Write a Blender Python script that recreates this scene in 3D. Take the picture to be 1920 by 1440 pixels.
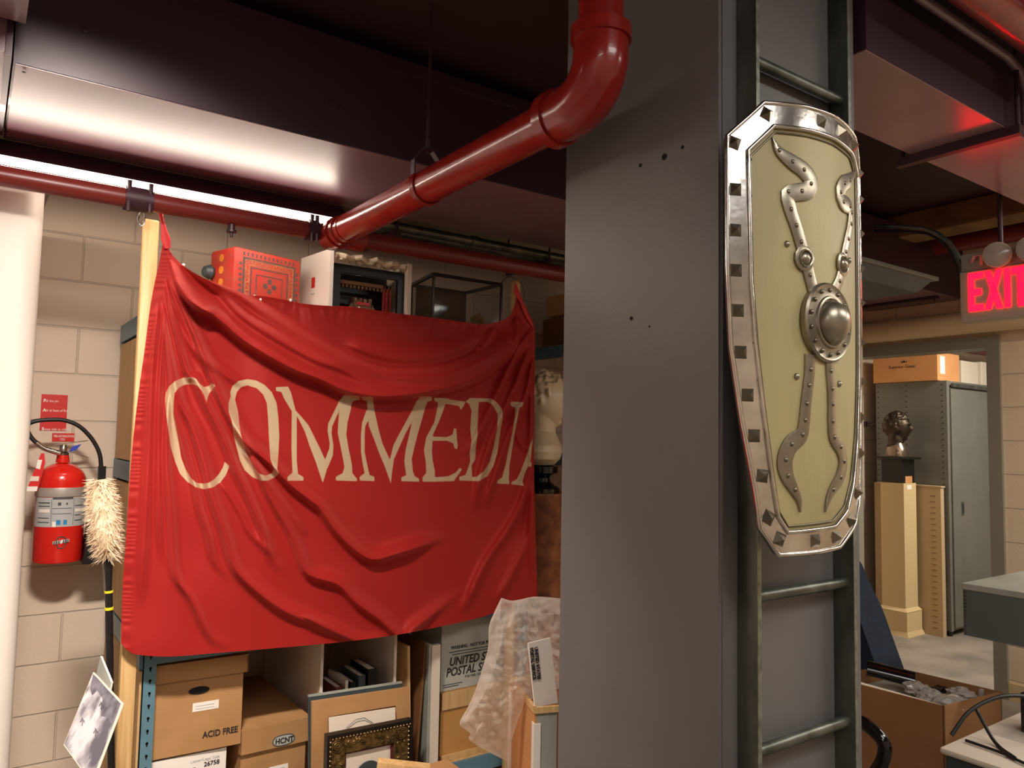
import bpy, bmesh, math, random
import numpy as np
from mathutils import Vector, Matrix, noise
random.seed(7)
for o in list(bpy.data.objects): bpy.data.objects.remove(o)
C = bpy.context.scene
col = C.collection

# ------------------------------------------------------------------ camera
FPX = 1440.0; H = 1.5
UPC = Vector((390, 20720, -1440)).normalized()
XC_ = Vector((2040., 0., -1440.)); XC_.y = -(UPC.x*XC_.x+UPC.z*XC_.z)/UPC.y; XC_.normalize()
YC_ = UPC.cross(XC_)
Rw = Matrix((XC_, YC_, UPC))
cd = bpy.data.cameras.new('camera'); cam = bpy.data.objects.new('camera', cd); col.objects.link(cam)
cd.sensor_width = 36.0; cd.lens = 36.0*FPX/1920.0; cd.clip_start = 0.02
cam.matrix_world = Matrix.Translation((0, 0, H)) @ Rw.to_4x4()
C.camera = cam
# ------------------------------------------------------------------ exposure, world
C.view_settings.view_transform = 'Standard'; C.view_settings.look = 'None'
C.view_settings.exposure = 0.0; C.view_settings.gamma = 1.0; C.view_settings.use_curve_mapping = False
w = bpy.data.worlds.new('world'); C.world = w; w.use_nodes = True
w.node_tree.nodes['Background'].inputs[0].default_value = (0.9, 0.8, 0.72, 1)
w.node_tree.nodes['Background'].inputs[1].default_value = 0.1
# ------------------------------------------------------------------ ceiling lights of the rooms and added fill lamps, all out of view
def area(name, loc, sx, sy, power, color, rot=(0, 0, 0)):
    l = bpy.data.lights.new(name, 'AREA'); l.shape = 'RECTANGLE'; l.size = sx; l.size_y = sy
    l.energy = power; l.color = color
    o = bpy.data.objects.new(name, l); o.location = loc; o.rotation_euler = rot; col.objects.link(o); return o
WARM = (1.0, 0.84, 0.68)
area('added_light_left', (-0.60, 2.35, 2.42), 1.1, .08, 6, WARM)  # unseen lamp added to light flag and pole from the left
area('track_light_flag', (0.15, 1.35, 2.66), .4, .12, 36, (1, .89, .80), (math.radians(33), 0, 0)).data.spread = math.radians(100)
area('ceiling_light_near', (1.25, -0.55, 2.78), .9, .9, 26, (1, .97, .92))
area('fill_light_behind', (-0.9, -1.1, 2.78), 1.2, .6, 22, (1, .91, .84))  # unseen soft panel added as fill from behind the camera
area('ceiling_light_aisle', (3.0, -0.3, 2.7), 1.2, .3, 26, (1, .93, .85))
area('ceiling_light_door', (4.3, 0.2, 2.6), .12, 1.2, 42, (1, .89, .78))
area('ceiling_light_next_room', (6.2, 1.6, 2.8), .3, 1.2, 95, (1, .91, .80))

# ------------------------------------------------------------------ helpers
def ray(px, py): return Rw @ Vector((px-960., 720.-py, -FPX))
def atY(px, py, Y): d = ray(px, py); return Vector((d.x*Y/d.y, Y, H+d.z*Y/d.y))
def atX(px, py, X): d = ray(px, py); return Vector((X, d.y*X/d.x, H+d.z*X/d.x))
def atZ(px, py, Z): d = ray(px, py); t = (Z-H)/d.z; return Vector((d.x*t, d.y*t, Z))

def lin(r, g, b):
    f = lambda c: (c/255/12.92) if c <= 10 else ((c/255+.055)/1.055)**2.4
    return (f(r), f(g), f(b), 1)

def mat(name, c, rough=.6, metal=0, c2=None, nscale=8, bump=0, bscale=60, stretch=None, trans=0, emis=None, alpha=1, spec=None, ior=None, sheen=0, detail=4, lo=.35, hi=.65, coat=0):
    m = bpy.data.materials.new(name); m.use_nodes = True; nt = m.node_tree; N = nt.nodes; L = nt.links
    b = N['Principled BSDF']
    b.inputs['Base Color'].default_value = c; b.inputs['Roughness'].default_value = rough; b.inputs['Metallic'].default_value = metal
    if spec is not None: b.inputs['Specular IOR Level'].default_value = spec
    if trans: b.inputs['Transmission Weight'].default_value = trans
    if ior: b.inputs['IOR'].default_value = ior
    if alpha < 1: b.inputs['Alpha'].default_value = alpha
    if coat: b.inputs['Coat Weight'].default_value = coat
    if emis: b.inputs['Emission Color'].default_value = emis[0]; b.inputs['Emission Strength'].default_value = emis[1]
    tc = N.new('ShaderNodeTexCoord'); mp = N.new('ShaderNodeMapping'); L.new(tc.outputs['Object'], mp.inputs[0])
    if stretch: mp.inputs['Scale'].default_value = stretch
    if c2:
        n = N.new('ShaderNodeTexNoise'); n.inputs['Scale'].default_value = nscale; n.inputs['Detail'].default_value = detail; L.new(mp.outputs[0], n.inputs[0])
        r = N.new('ShaderNodeMapRange'); r.inputs[1].default_value = lo; r.inputs[2].default_value = hi; L.new(n.outputs['Fac'], r.inputs[0])
        x = N.new('ShaderNodeMix'); x.data_type = 'RGBA'; x.inputs[6].default_value = c; x.inputs[7].default_value = c2
        L.new(r.outputs[0], x.inputs[0]); L.new(x.outputs[2], b.inputs['Base Color'])
    if bump:
        n2 = N.new('ShaderNodeTexNoise'); n2.inputs['Scale'].default_value = bscale; n2.inputs['Detail'].default_value = 4; L.new(mp.outputs[0], n2.inputs[0])
        bp = N.new('ShaderNodeBump'); bp.inputs['Strength'].default_value = bump; bp.inputs['Distance'].default_value = .004
        L.new(n2.outputs['Fac'], bp.inputs['Height']); L.new(bp.outputs[0], b.inputs['Normal'])
    return m

def block_mat(name, c, axis, z0, bh=.203, bw=.406, off=0.):
    """painted concrete block: mortar grooves as bump and a slight darkening of the joint paint"""
    m = mat(name, c, .55); nt = m.node_tree; N = nt.nodes; L = nt.links; b = N['Principled BSDF']
    g = N.new('ShaderNodeNewGeometry'); s = N.new('ShaderNodeSeparateXYZ'); L.new(g.outputs['Position'], s.inputs[0])
    cb = N.new('ShaderNodeCombineXYZ')
    a1 = N.new('ShaderNodeMath'); a1.operation = 'ADD'; a1.inputs[1].default_value = off; L.new(s.outputs[axis], a1.inputs[0])
    a2 = N.new('ShaderNodeMath'); a2.operation = 'SUBTRACT'; a2.inputs[1].default_value = z0; L.new(s.outputs[2], a2.inputs[0])
    L.new(a1.outputs[0], cb.inputs[0]); L.new(a2.outputs[0], cb.inputs[1])
    br = N.new('ShaderNodeTexBrick'); br.inputs['Scale'].default_value = 1; br.inputs['Brick Width'].default_value = bw; br.inputs['Row Height'].default_value = bh
    br.inputs['Mortar Size'].default_value = .0055; br.inputs['Mortar Smooth'].default_value = .6
    br.inputs['Color1'].default_value = (1, 1, 1, 1); br.inputs['Color2'].default_value = (1, 1, 1, 1); br.inputs['Mortar'].default_value = (0, 0, 0, 1)
    L.new(cb.outputs[0], br.inputs[0])
    n = N.new('ShaderNodeTexNoise'); n.inputs['Scale'].default_value = 70; n.inputs['Detail'].default_value = 3; L.new(g.outputs['Position'], n.inputs[0])
    mu = N.new('ShaderNodeMath'); mu.operation = 'MULTIPLY_ADD'; mu.inputs[1].default_value = .32; L.new(n.outputs['Fac'], mu.inputs[0]); L.new(br.outputs[0], mu.inputs[2])
    bp = N.new('ShaderNodeBump'); bp.inputs['Strength'].default_value = .7; bp.inputs['Distance'].default_value = .006
    L.new(mu.outputs[0], bp.inputs['Height']); L.new(bp.outputs[0], b.inputs['Normal'])
    x = N.new('ShaderNodeMix'); x.data_type = 'RGBA'; x.inputs[6].default_value = tuple(v*.86 for v in c[:3])+(1,); x.inputs[7].default_value = c
    L.new(br.outputs[0], x.inputs[0]); L.new(x.outputs[2], b.inputs['Base Color'])
    return m

def origin(o):
    v = Vector((0, 0, 0))
    while o: v += o.location; o = o.parent
    return v

class MB:
    def __init__(s): s.bm = bmesh.new(); s.M = Matrix.Identity(4); s.mi = 0
    def v(s, p): return s.bm.verts.new(s.M @ Vector(p))
    def face(s, vs):
        try: f = s.bm.faces.new(vs); f.material_index = s.mi; return f
        except ValueError: return None
    def hexa(s, c, bev=0):
        vs = [s.v(p) for p in c]; fs = []
        for q in ((0, 3, 2, 1), (4, 5, 6, 7), (0, 1, 5, 4), (1, 2, 6, 5), (2, 3, 7, 6), (3, 0, 4, 7)):
            fs.append(s.face([vs[i] for i in q]))
        if bev:
            es = set(e for f in fs for e in f.edges)
            bmesh.ops.bevel(s.bm, geom=list(es), offset=bev, segments=2, affect='EDGES', profile=.5)
        return s
    def box(s, x0, x1, y0, y1, z0, z1, bev=0):
        return s.hexa([(x0, y0, z0), (x1, y0, z0), (x1, y1, z0), (x0, y1, z0), (x0, y0, z1), (x1, y0, z1), (x1, y1, z1), (x0, y1, z1)], bev)
    def quadslab(s, a, b, c, d, t):
        """flat board through four corners, thickness vector t"""
        a, b, c, d, t = map(Vector, (a, b, c, d, t))
        return s.hexa([a, b, c, d, a+t, b+t, c+t, d+t])
    def tube(s, pts, r, seg=16, cap=True, squash=None):
        pts = [Vector(p) for p in pts]; n = len(pts); rs = r if isinstance(r, (list, tuple)) else [r]*n
        T = [(pts[min(i+1, n-1)]-pts[max(i-1, 0)]).normalized() for i in range(n)]
        u = T[0].orthogonal().normalized()
        if squash: u = (Vector(squash)-T[0]*T[0].dot(Vector(squash))).normalized()
        rings = []
        for i in range(n):
            u = (u-T[i]*u.dot(T[i])).normalized(); w_ = T[i].cross(u)
            rr = rs[i]; ra, rb = rr if isinstance(rr, tuple) else (rr, rr)
            rings.append([s.v(pts[i]+u*(math.cos(a)*ra)+w_*(math.sin(a)*rb)) for a in [2*math.pi*k/seg for k in range(seg)]])
        for a, b in zip(rings, rings[1:]):
            for k in range(seg): s.face([a[k], a[(k+1) % seg], b[(k+1) % seg], b[k]])
        if cap: s.face(rings[0][::-1]); s.face(rings[-1])
        return s
    def lathe(s, prof, c=(0, 0, 0), seg=32, axis=None):
        c = Vector(c); Q = Matrix.Identity(3)
        if axis is not None: Q = Vector((0, 0, 1)).rotation_difference(Vector(axis)).to_matrix()
        rings = [[s.v(c+Q@Vector((max(r, 1e-5)*math.cos(2*math.pi*k/seg), max(r, 1e-5)*math.sin(2*math.pi*k/seg), z))) for k in range(seg)] for r, z in prof]
        for a, b in zip(rings, rings[1:]):
            for k in range(seg): s.face([a[k], a[(k+1) % seg], b[(k+1) % seg], b[k]])
        s.face(rings[0][::-1]); s.face(rings[-1]); return s
    def prism(s, poly, t):
        """3-D polygon extruded by vector t"""
        t = Vector(t); a = [s.v(p) for p in poly]; b = [s.v(Vector(p)+t) for p in poly]; n = len(a)
        s.face(a[::-1]); s.face(b)
        for i in range(n): s.face([a[i], a[(i+1) % n], b[(i+1) % n], b[i]])
        return s
    def build(s, name, m, parent=None, smooth=False, loc=None, auto=None):
        bmesh.ops.remove_doubles(s.bm, verts=s.bm.verts, dist=1e-6)
        bmesh.ops.recalc_face_normals(s.bm, faces=s.bm.faces)
        me = bpy.data.meshes.new(name)
        if parent is not None: off = origin(parent)
        elif loc is not None: off = Vector(loc)
        else:
            xs = [v.co for v in s.bm.verts]
            off = Vector(((min(v.x for v in xs)+max(v.x for v in xs))/2, (min(v.y for v in xs)+max(v.y for v in xs))/2, min(v.z for v in xs)))
        bmesh.ops.translate(s.bm, verts=s.bm.verts, vec=-off)
        s.bm.to_mesh(me); s.bm.free()
        for x in (m if isinstance(m, (list, tuple)) else [m]): me.materials.append(x)
        if smooth:
            for p in me.polygons: p.use_smooth = True
            me.set_sharp_from_angle(angle=math.radians(auto or 38))
        o = bpy.data.objects.new(name, me); col.objects.link(o)
        if parent is not None: o.parent = parent
        else: o.location = off
        return o

def tag(o, label, cat, group=None, kind=None):
    o['label'] = label; o['category'] = cat
    if group: o['group'] = group
    if kind: o['kind'] = kind
    return o
def thing(name, label, cat, loc, group=None):
    o = bpy.data.objects.new(name, None); col.objects.link(o); o.location = loc; o.empty_display_size = .05
    return tag(o, label, cat, group)
def struct(o): o['kind'] = 'structure'; return o

def text(s, name, m, parent, org, xd, up, size, ext=.0006, bold=0, shear=0, sx=1., label=None, align='LEFT'):
    cu = bpy.data.curves.new('t', 'FONT'); cu.body = s; cu.size = size; cu.extrude = ext; cu.offset = bold; cu.shear = shear; cu.align_x = align
    cu.resolution_u = 3
    t = bpy.data.objects.new('t', cu); col.objects.link(t); bpy.context.view_layer.update()
    me = bpy.data.meshes.new_from_object(t.evaluated_get(bpy.context.evaluated_depsgraph_get()))
    bpy.data.objects.remove(t)
    xd = Vector(xd).normalized(); up = Vector(up); up = (up-xd*up.dot(xd)).normalized(); n = xd.cross(up)
    Mx = Matrix((xd*sx, up, n)).transposed().to_4x4(); Mx = Matrix.Translation(Vector(org)-origin(parent)) @ Mx
    me.transform(Mx); me.name = name; me.materials.clear(); me.materials.append(m)
    o = bpy.data.objects.new(name, me); col.objects.link(o); o.parent = parent
    if label: o['label'] = label
    return o

# ------------------------------------------------------------------ materials
WALLC = lin(216, 198, 178)
M = dict(
 wall=mat('white_wall_paint', lin(214, 204, 194), .5, bump=.08, bscale=30),
 block=block_mat('painted_block', WALLC, 0, .1125, off=.235),
 block_r=block_mat('painted_block_right', lin(224, 204, 174), 1, .1125, off=.1),
 floor=mat('concrete_floor', lin(150, 140, 126), .55, c2=lin(118, 110, 100), nscale=3, bump=.05),
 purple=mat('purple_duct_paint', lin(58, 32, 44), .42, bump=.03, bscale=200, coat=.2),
 mauve=mat('purple_duct_paint_lightened', lin(158, 120, 124), .24, c2=lin(150, 112, 118), nscale=3, spec=.8),  # copy of the duct paint, lightened to make up for dim light
 purple_lit=mat('purple_duct_paint_lit', lin(124, 92, 100), .36, c2=lin(120, 88, 98), nscale=3, bump=.03, bscale=100, spec=.8),  # lighter copy of the duct paint, reflected light put into its colour
 ceil=mat('dark_red_ceiling_paint', lin(58, 26, 26), .7, c2=lin(50, 22, 28), nscale=1.5, bump=.2, bscale=20),
 yellow=mat('ochre_fireproofed_beam', lin(128, 100, 52), .85, c2=lin(90, 64, 34), nscale=4, bump=.6, bscale=20),
 redpipe=mat('red_pipe_paint', lin(150, 34, 27), .24, c2=lin(134, 28, 22), nscale=14, bump=.12, bscale=60, coat=.3),
 redpipe_dark=mat('dull_red_pipe_paint', lin(112, 34, 28), .35, bump=.1),
 darkmetal=mat('dark_painted_hanger', lin(60, 34, 42), .45, metal=.2),
 tube=mat('lit_tube', (1, 1, 1, 1), .4, emis=((1, .84, .70, 1), 44)),
 pillar=mat('grey_pillar_paint', lin(112, 109, 108), .42, c2=lin(105, 103, 104), nscale=2.5, bump=.10, bscale=160),
 galv=mat('galvanised_steel', lin(122, 124, 116), .42, metal=.75, c2=lin(78, 82, 74), nscale=11, bump=.15, bscale=90, stretch=(1, 1, .45)),
 galv_edge=mat('galvanised_edge', lin(160, 164, 152), .38, metal=.7, c2=lin(120, 122, 112), nscale=40),
 alu=mat('polished_aluminium', lin(224, 220, 212), .2, metal=1, c2=lin(190, 186, 178), nscale=14, bump=.6, bscale=9),
 alu_dull=mat('dull_aluminium', lin(158, 150, 134), .33, metal=.85, c2=lin(140, 132, 116), nscale=30),
 stud=mat('pewter_stud', lin(120, 112, 96), .3, metal=.9),
 canvas=mat('yellowed_shield_face', lin(182, 170, 122), .5, c2=lin(160, 148, 104), nscale=5, bump=.15, bscale=160, stretch=(1, 1, .35)),
 wood=mat('pine_wood', lin(222, 186, 130), .5, c2=lin(200, 158, 100), nscale=6, stretch=(14, 14, .7)),
 wood2=mat('light_particleboard', lin(208, 172, 120), .6, c2=lin(190, 152, 100), nscale=5, stretch=(10, 10, .6)),
 teal=mat('teal_shelf_steel', lin(96, 134, 148), .4, metal=.1, c2=lin(86, 122, 136), nscale=8),
 hole=mat('dark_slot', lin(18, 20, 22), .9),
 card=mat('brown_cardboard', lin(176, 132, 84), .8, c2=lin(166, 122, 76), nscale=7, bump=.05),
 card2=mat('orange_cardboard', lin(204, 146, 92), .75, c2=lin(194, 138, 86), nscale=4),
 cardd=mat('dark_cardboard', lin(126, 84, 46), .85, c2=lin(112, 72, 38), nscale=4),
 white=mat('white_paper', lin(236, 228, 218), .6),
 offwhite=mat('off_white_board', lin(222, 208, 190), .6),
 ink=mat('black_ink', lin(38, 34, 34), .6),
 black=mat('black_plastic', lin(22, 20, 20), .35),
 blackgloss=mat('black_polished_stone', lin(16, 14, 14), .12, c2=lin(40, 38, 34), nscale=9, lo=.6, hi=.7),
 extred=mat('extinguisher_red', lin(214, 34, 26), .2, coat=.5),
 tagred=mat('red_sign_plastic', lin(206, 32, 26), .4),
 chrome=mat('chrome', lin(200, 196, 190), .18, metal=1),
 silver=mat('silver_band', lin(196, 190, 182), .35, metal=.5),
 labelgrey=mat('grey_label', lin(176, 178, 176), .45),
 labeldark=mat('dark_label', lin(70, 74, 78), .5),
 labelblue=mat('blue_label', lin(40, 130, 180), .5),
 blueplas=mat('blue_plastic', lin(50, 70, 180), .35),
 wool=mat('beige_wool', lin(206, 178, 144), .9, c2=lin(232, 212, 184), nscale=40),
 yellowp=mat('yellow_ring', lin(220, 200, 40), .4),
 marble=mat('white_marble', lin(226, 206, 172), .35, c2=lin(206, 180, 142), nscale=6),
 redmarble=mat('red_brown_marble', lin(150, 92, 56), .35, c2=lin(112, 62, 40), nscale=18, detail=8),
 bronze=mat('dark_bronze', lin(88, 78, 66), .42, metal=.9, c2=lin(56, 48, 40), nscale=30),
 grey=mat('grey_locker_paint', lin(106, 106, 98), .38, c2=lin(98, 100, 92), nscale=5),
 greyd=mat('dark_grey_steel', lin(66, 76, 78), .4, c2=lin(58, 68, 70), nscale=6),
 apron=mat('table_apron_paint', lin(92, 102, 100), .4, c2=lin(84, 94, 92), nscale=5),
 greyl=mat('grey_table_top', lin(172, 174, 162), .35, c2=lin(136, 140, 130), nscale=3),
 frame=mat('grey_door_frame', lin(138, 134, 118), .35),
 cream=mat('cream_plinth_paint', lin(206, 184, 138), .5),
 pipecream=mat('cream_pipe_wrap', lin(218, 196, 156), .5, bump=.1),
 exitred=mat('exit_red', lin(200, 10, 40), .4, emis=((1, .001, .008, 1), 11)),
 exitbody=mat('exit_body', lin(176, 158, 136), .5),
 lens=mat('lamp_lens', lin(210, 196, 186), .15, trans=.5),
 bluecloth=mat('navy_cloth', lin(18, 32, 50), .85, c2=lin(22, 40, 62), nscale=60, bump=.2, bscale=300),
 glassd=mat('smoky_glass', lin(80, 76, 68), .05, alpha=.22, spec=.8),
 goldd=mat('antique_gold', lin(142, 116, 68), .38, metal=.7, c2=lin(74, 58, 34), nscale=60, bump=.8, bscale=90),
 pearl=mat('gilt_bead', lin(176, 158, 120), .3, metal=.7),
 maroon=mat('maroon_slip', lin(90, 30, 32), .6),
 foam=mat('crumpled_foam', lin(222, 206, 178), .8, bump=.5),
 tan=mat('tan_panel', lin(190, 140, 80), .5, c2=lin(180, 130, 72), nscale=3),
 mailgrey=mat('grey_corrugated_plastic', lin(176, 178, 168), .5),
 cable=mat('black_cable', lin(24, 22, 20), .45),
 casetan=mat('grey_tan_board', lin(186, 160, 124), .7),
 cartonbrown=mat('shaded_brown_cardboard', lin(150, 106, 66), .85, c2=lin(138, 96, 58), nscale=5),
 panelbox=mat('pale_box_board', lin(198, 186, 170), .7),
)
ci = M['tube'].node_tree

# ------------------------------------------------------------------ room shell
WY = 3.80; WX = 5.15; CZ = 2.84
struct(MB().box(-1.9, 9.5, -2.2, 5.5, -.1, 0).build('floor', M['floor']))
struct(MB().box(-1.9, WX+.12, -2.2, WY+.15, CZ, CZ+.1).build('ceiling', M['ceil']))
struct(MB().box(-1.9, WX, WY, WY+.15, 0, CZ).build('wall_back', M['block']))
struct(MB().box(-2.0, -1.9, -2.2, WY+.15, 0, CZ).build('wall_left', M['wall']))
struct(MB().box(-1.9, 9.5, -2.3, -2.2, 0, CZ).build('wall_front', M['block']))
DY0, DY1, DH = 2.15, 3.10, 2.13
b = MB(); b.box(WX, WX+.12, -2.2, DY0, 0, CZ); b.box(WX, WX+.12, DY1, WY+.15, 0, CZ); b.box(WX, WX+.12, DY0, DY1, DH, CZ)
struct(b.build('wall_right', M['block_r']))
# next room
struct(MB().box(WX+.12, 9.5, 3.72, 3.85, 0, 2.9).build('wall_next_room_back', M['block']))
struct(MB().box(9.4, 9.5, -2.2, 3.72, 0, 2.9).build('wall_next_room_far', M['wall']))
struct(MB().box(WX+.12, 9.5, -2.2, 3.85, 2.9, 3.0).build('ceiling_next_room', M['ceil']))
# door frame
df = MB(); f = .055
df.box(WX-.025, WX+.145, DY0-f, DY0+.02, 0, DH+f); df.box(WX-.025, WX+.145, DY1-.02, DY1+f, 0, DH+f); df.box(WX-.025, WX+.145, DY0+.02, DY1-.02, DH-.02, DH+f)
dfo = df.build('door_1', M['frame']); struct(dfo)
struct(MB().box(WX-.018, WX, -2.1, DY0-f-.002, 0, .1).build('baseboard_right', M['cream']))
# white smooth pier at the left
p = atY(56, 850, 2.95)
b = MB(); b.box(-1.89, p.x, 2.95, WY-.002, 0, 2.30); 
es = [e for e in b.bm.edges if abs(e.verts[0].co.x-p.x) < 1e-4 and abs(e.verts[1].co.x-p.x) < 1e-4 and abs(e.verts[0].co.y-2.95) < 1e-4 and abs(e.verts[1].co.y-2.95) < 1e-4]
bmesh.ops.bevel(b.bm, geom=es, offset=.06, segments=8, affect='EDGES', profile=.5)
struct(b.build('wall_pier', M['wall'], smooth=True))

# square pillar
PX0, PX1, PY0, PY1 = 1.274, 1.79, 1.05, 1.575
b = MB(); b.box(PX0, PX1, PY0, PY1, 0, CZ); bmesh.ops.bevel(b.bm, geom=[e for e in b.bm.edges if abs(e.verts[0].co.z-e.verts[1].co.z) > 1], offset=.006, segments=3, affect='EDGES')
pil = struct(b.build('pillar', M['pillar'], smooth=True))
# screw holes and dents on the pillar's left face
for q, r in (((1246, 294), .0065), ((1201, 310), .004), ((1280, 276), .0035), ((1184, 597), .004), ((1218, 612), .002)):
    c = atX(*q, PX0); MB().lathe([(r*1.25, -.001), (r*1.2, .0012), (r, .0012), (r*.6, .0002)], c, 14, (-1, 0, 0)).build('screw_hole', M['hole'], pil)

# ------------------------------------------------------------------ ceiling ducts
DZ = 2.433
t = thing('ceiling_duct', 'wide purple air duct crossing the ceiling above the red flag', 'duct', (1.2, 2.6, DZ))
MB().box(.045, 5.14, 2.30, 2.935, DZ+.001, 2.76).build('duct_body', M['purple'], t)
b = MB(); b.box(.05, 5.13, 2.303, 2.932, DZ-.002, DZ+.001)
o = b.build('bottom_panel', M['purple_lit'], t); o['label'] = 'sheet-metal underside, reflected light put into its colour'
b = MB(); b.box(.045, 4.9, 2.290, 2.30, 2.735, 2.775); b.build('flange', M['purple'], t)
for q in ((45, 133), (13, 245)):
    c = atZ(*q, DZ-.002); MB().lathe([(.005, -.003), (.0045, -.0045), (.001, -.005)], c, 10).build('screw', M['darkmetal'], t)
for q in ((620, 192), (638, 203), (160, 57), (835, 150)):
    c = atY(*q, 2.30); MB().lathe([(.009, 0), (.008, .004), (.001, .005)], c, 10, (0, -1, 0)).build('screw', M['darkmetal'], t)
t = thing('ceiling_duct', 'purple air duct section running off past the left edge of the photo', 'duct', (-.5, 2.6, DZ))
MB().box(-1.88, .038, 2.24, 2.86, DZ-.004, 2.76).build('duct_body', M['purple_lit'], t)
MB().box(.026, .04, 2.235, 2.87, DZ-.012, 2.765).build('flange', M['purple'], t)
p = atZ(48, 45, 2.5)
tag(MB().box(-1.5, p.x, 1.55, p.y, 2.5, 2.56).build('ceiling_panel', M['purple_lit']), 'grey-mauve panel corner hanging at the top left of the photo', 'panel')
# duct over the pier
pa = atY(97, 389, 2.88); pb = atY(97, 356, 2.88)
t = thing('ceiling_duct', 'small dark purple duct end resting on top of the smooth white pier', 'duct', (-.5, 3, 2.31))
MB().box(-1.88, pa.x, 2.88, 3.5, 2.302, 2.326).build('duct_body', M['purple'], t)
MB().box(-1.88, pa.x+.006, 2.872, 2.88, 2.298, 2.326).build('flange', M['purple_lit'], t)
# right-hand ducts
t = thing('ceiling_duct', 'purple air duct right of the grey pillar, lit pink by the exit sign', 'duct', (3.5, 1.15, 2.5))
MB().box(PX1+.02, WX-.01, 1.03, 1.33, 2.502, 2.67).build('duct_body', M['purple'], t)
MB().box(PX1+.022, WX-.012, 1.033, 1.327, 2.499, 2.502).build('bottom_panel', M['mauve'], t)['label'] = 'underside with a pink sheen, its colour lightened for dim light'
t = thing('duct_hanger', 'dark trapeze strut with upright rod holding the duct right of the pillar', 'hanger', (2.62, 1.18, 2.46))
MB().box(2.60, 2.63, .99, 1.38, 2.468, 2.497).build('strut', M['darkmetal'], t)
MB().tube([(2.615, 1.0, 2.47), (2.615, 1.0, CZ)], .007, 8).build('rod', M['darkmetal'], t)
MB().tube([(2.615, 1.36, 2.47), (2.615, 1.36, CZ)], .007, 8).build('rod', M['darkmetal'], t)
tag(MB().tube([(PX1+.02, 1.0, 2.70), (2.55, 1.0, 2.70), (2.64, 1.0, 2.68), (2.68, 1.0, 2.62), (2.68, 1.0, 2.50)], .014, 12).build('conduit', M['purple_lit'], smooth=True),
    'thin purple conduit along the upper edge of the duct right of the pillar', 'conduit')
tag(MB().tube([(PX1+.05, .86, 2.66), (WX-.02, .86, 2.66)], .056, 24).build('sprinkler_pipe', M['redpipe'], smooth=True), 'red pipe crossing the top right corner beside the purple duct', 'pipe')
tag(MB().box(PX1+.02, 2.35, 1.40, 1.9, 2.60, 2.82).build('ceiling_duct', M['purple']), 'dark purple duct block behind the top of the ladder', 'duct')
t = thing('ceiling_duct', 'plum duct box ending at the block wall left of the exit sign', 'duct', (4, 2.6, 2.43))
MB().box(3.0, WX-.002, 2.39, 2.9, 2.432, 2.73).build('duct_body', M['purple'], t)
MB().tube([(4.89, 2.36, 2.40), (4.89, 2.36, CZ)], .006, 8).build('hanger_rod', M['darkmetal'], t)
MB().box(4.87, 4.91, 2.34, 2.93, 2.415, 2.431).build('hanger_strut', M['darkmetal'], t)
# ochre beam and things above the door
tag(MB().box(4.36, 4.56, -2.1, 3.75, 2.70, CZ-.002, .01).build('ceiling_beam', M['yellow']), 'stained ochre beam under the ceiling above the exit sign', 'beam')
tag(MB().tube([(4.80, -2.1, 2.72), (4.80, 2.38, 2.72)], .055, 20).build('sprinkler_pipe', M['redpipe_dark'], smooth=True), 'dull red pipe above the exit sign lamps', 'pipe')
cp = [atX(*q, 3.40) for q in ((1640, 424), (1690, 425), (1730, 428), (1757, 437), (1780, 455), (1795, 478), (1803, 500), (1806, 520))]
tag(MB().tube(cp, .0095, 10).build('flexible_conduit', M['galv'], smooth=True), 'armoured flexible conduit curving down to the exit sign', 'conduit')
cp = [atX(*q, 3.43) for q in ((1640, 432), (1700, 434), (1740, 438), (1765, 452), (1785, 475), (1796, 500), (1800, 520))]
tag(MB().tube(cp, .006, 10).build('flexible_conduit', M['cable'], smooth=True), 'thin black cable beside the armoured conduit at the exit sign', 'cable')
b = MB(); b.tube([(5.07, -2.1, 2.27), (5.07, 3.75, 2.27)], .072, 24)
t = thing('wrapped_pipe', 'cream painted insulated pipe along the wall above the doorway', 'pipe', (5.07, 2, 2.2))
b.build('pipe_wrap', M['pipecream'], t, smooth=True)
for y in (2.72, 1.75): MB().tube([(5.07, y-.012, 2.27), (5.07, y+.012, 2.27)], .075, 24).build('collar', M['pipecream'], t, smooth=True)
# parallel conduits under the ceiling between duct and pillar
for k in range(5):
    y = 3.05+.075*k; x1 = atZ(985+12*k, 470, 2.42).x
    b = MB(); b.tube([(1.15, y, 2.425), (2.75-.05*k, y, 2.425)], .022, 12)
    for xx in (1.9-.1*k,): b.tube([(xx, y, 2.425), (xx+.04, y, 2.425)], .027, 12)
    tag(b.build('conduit', M['galv'], smooth=True), 'one of five parallel grey conduits under the duct beside the pillar', 'conduit', 'conduits beside the duct above the display cases')

t = thing('conduit_rack', 'dark strut rack under the ceiling carrying five grey conduits', 'rack', (1.7, 3.2, 2.40))
for xx in (1.5, 2.35):
    MB().box(xx-.012, xx+.012, 3.01, 3.39, 2.375, 2.402).build('strut', M['darkmetal'], t)
    for yy in (3.018, 3.382): MB().tube([(xx, yy, 2.38), (xx, yy, CZ)], .005, 8).build('rod', M['darkmetal'], t)
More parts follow.
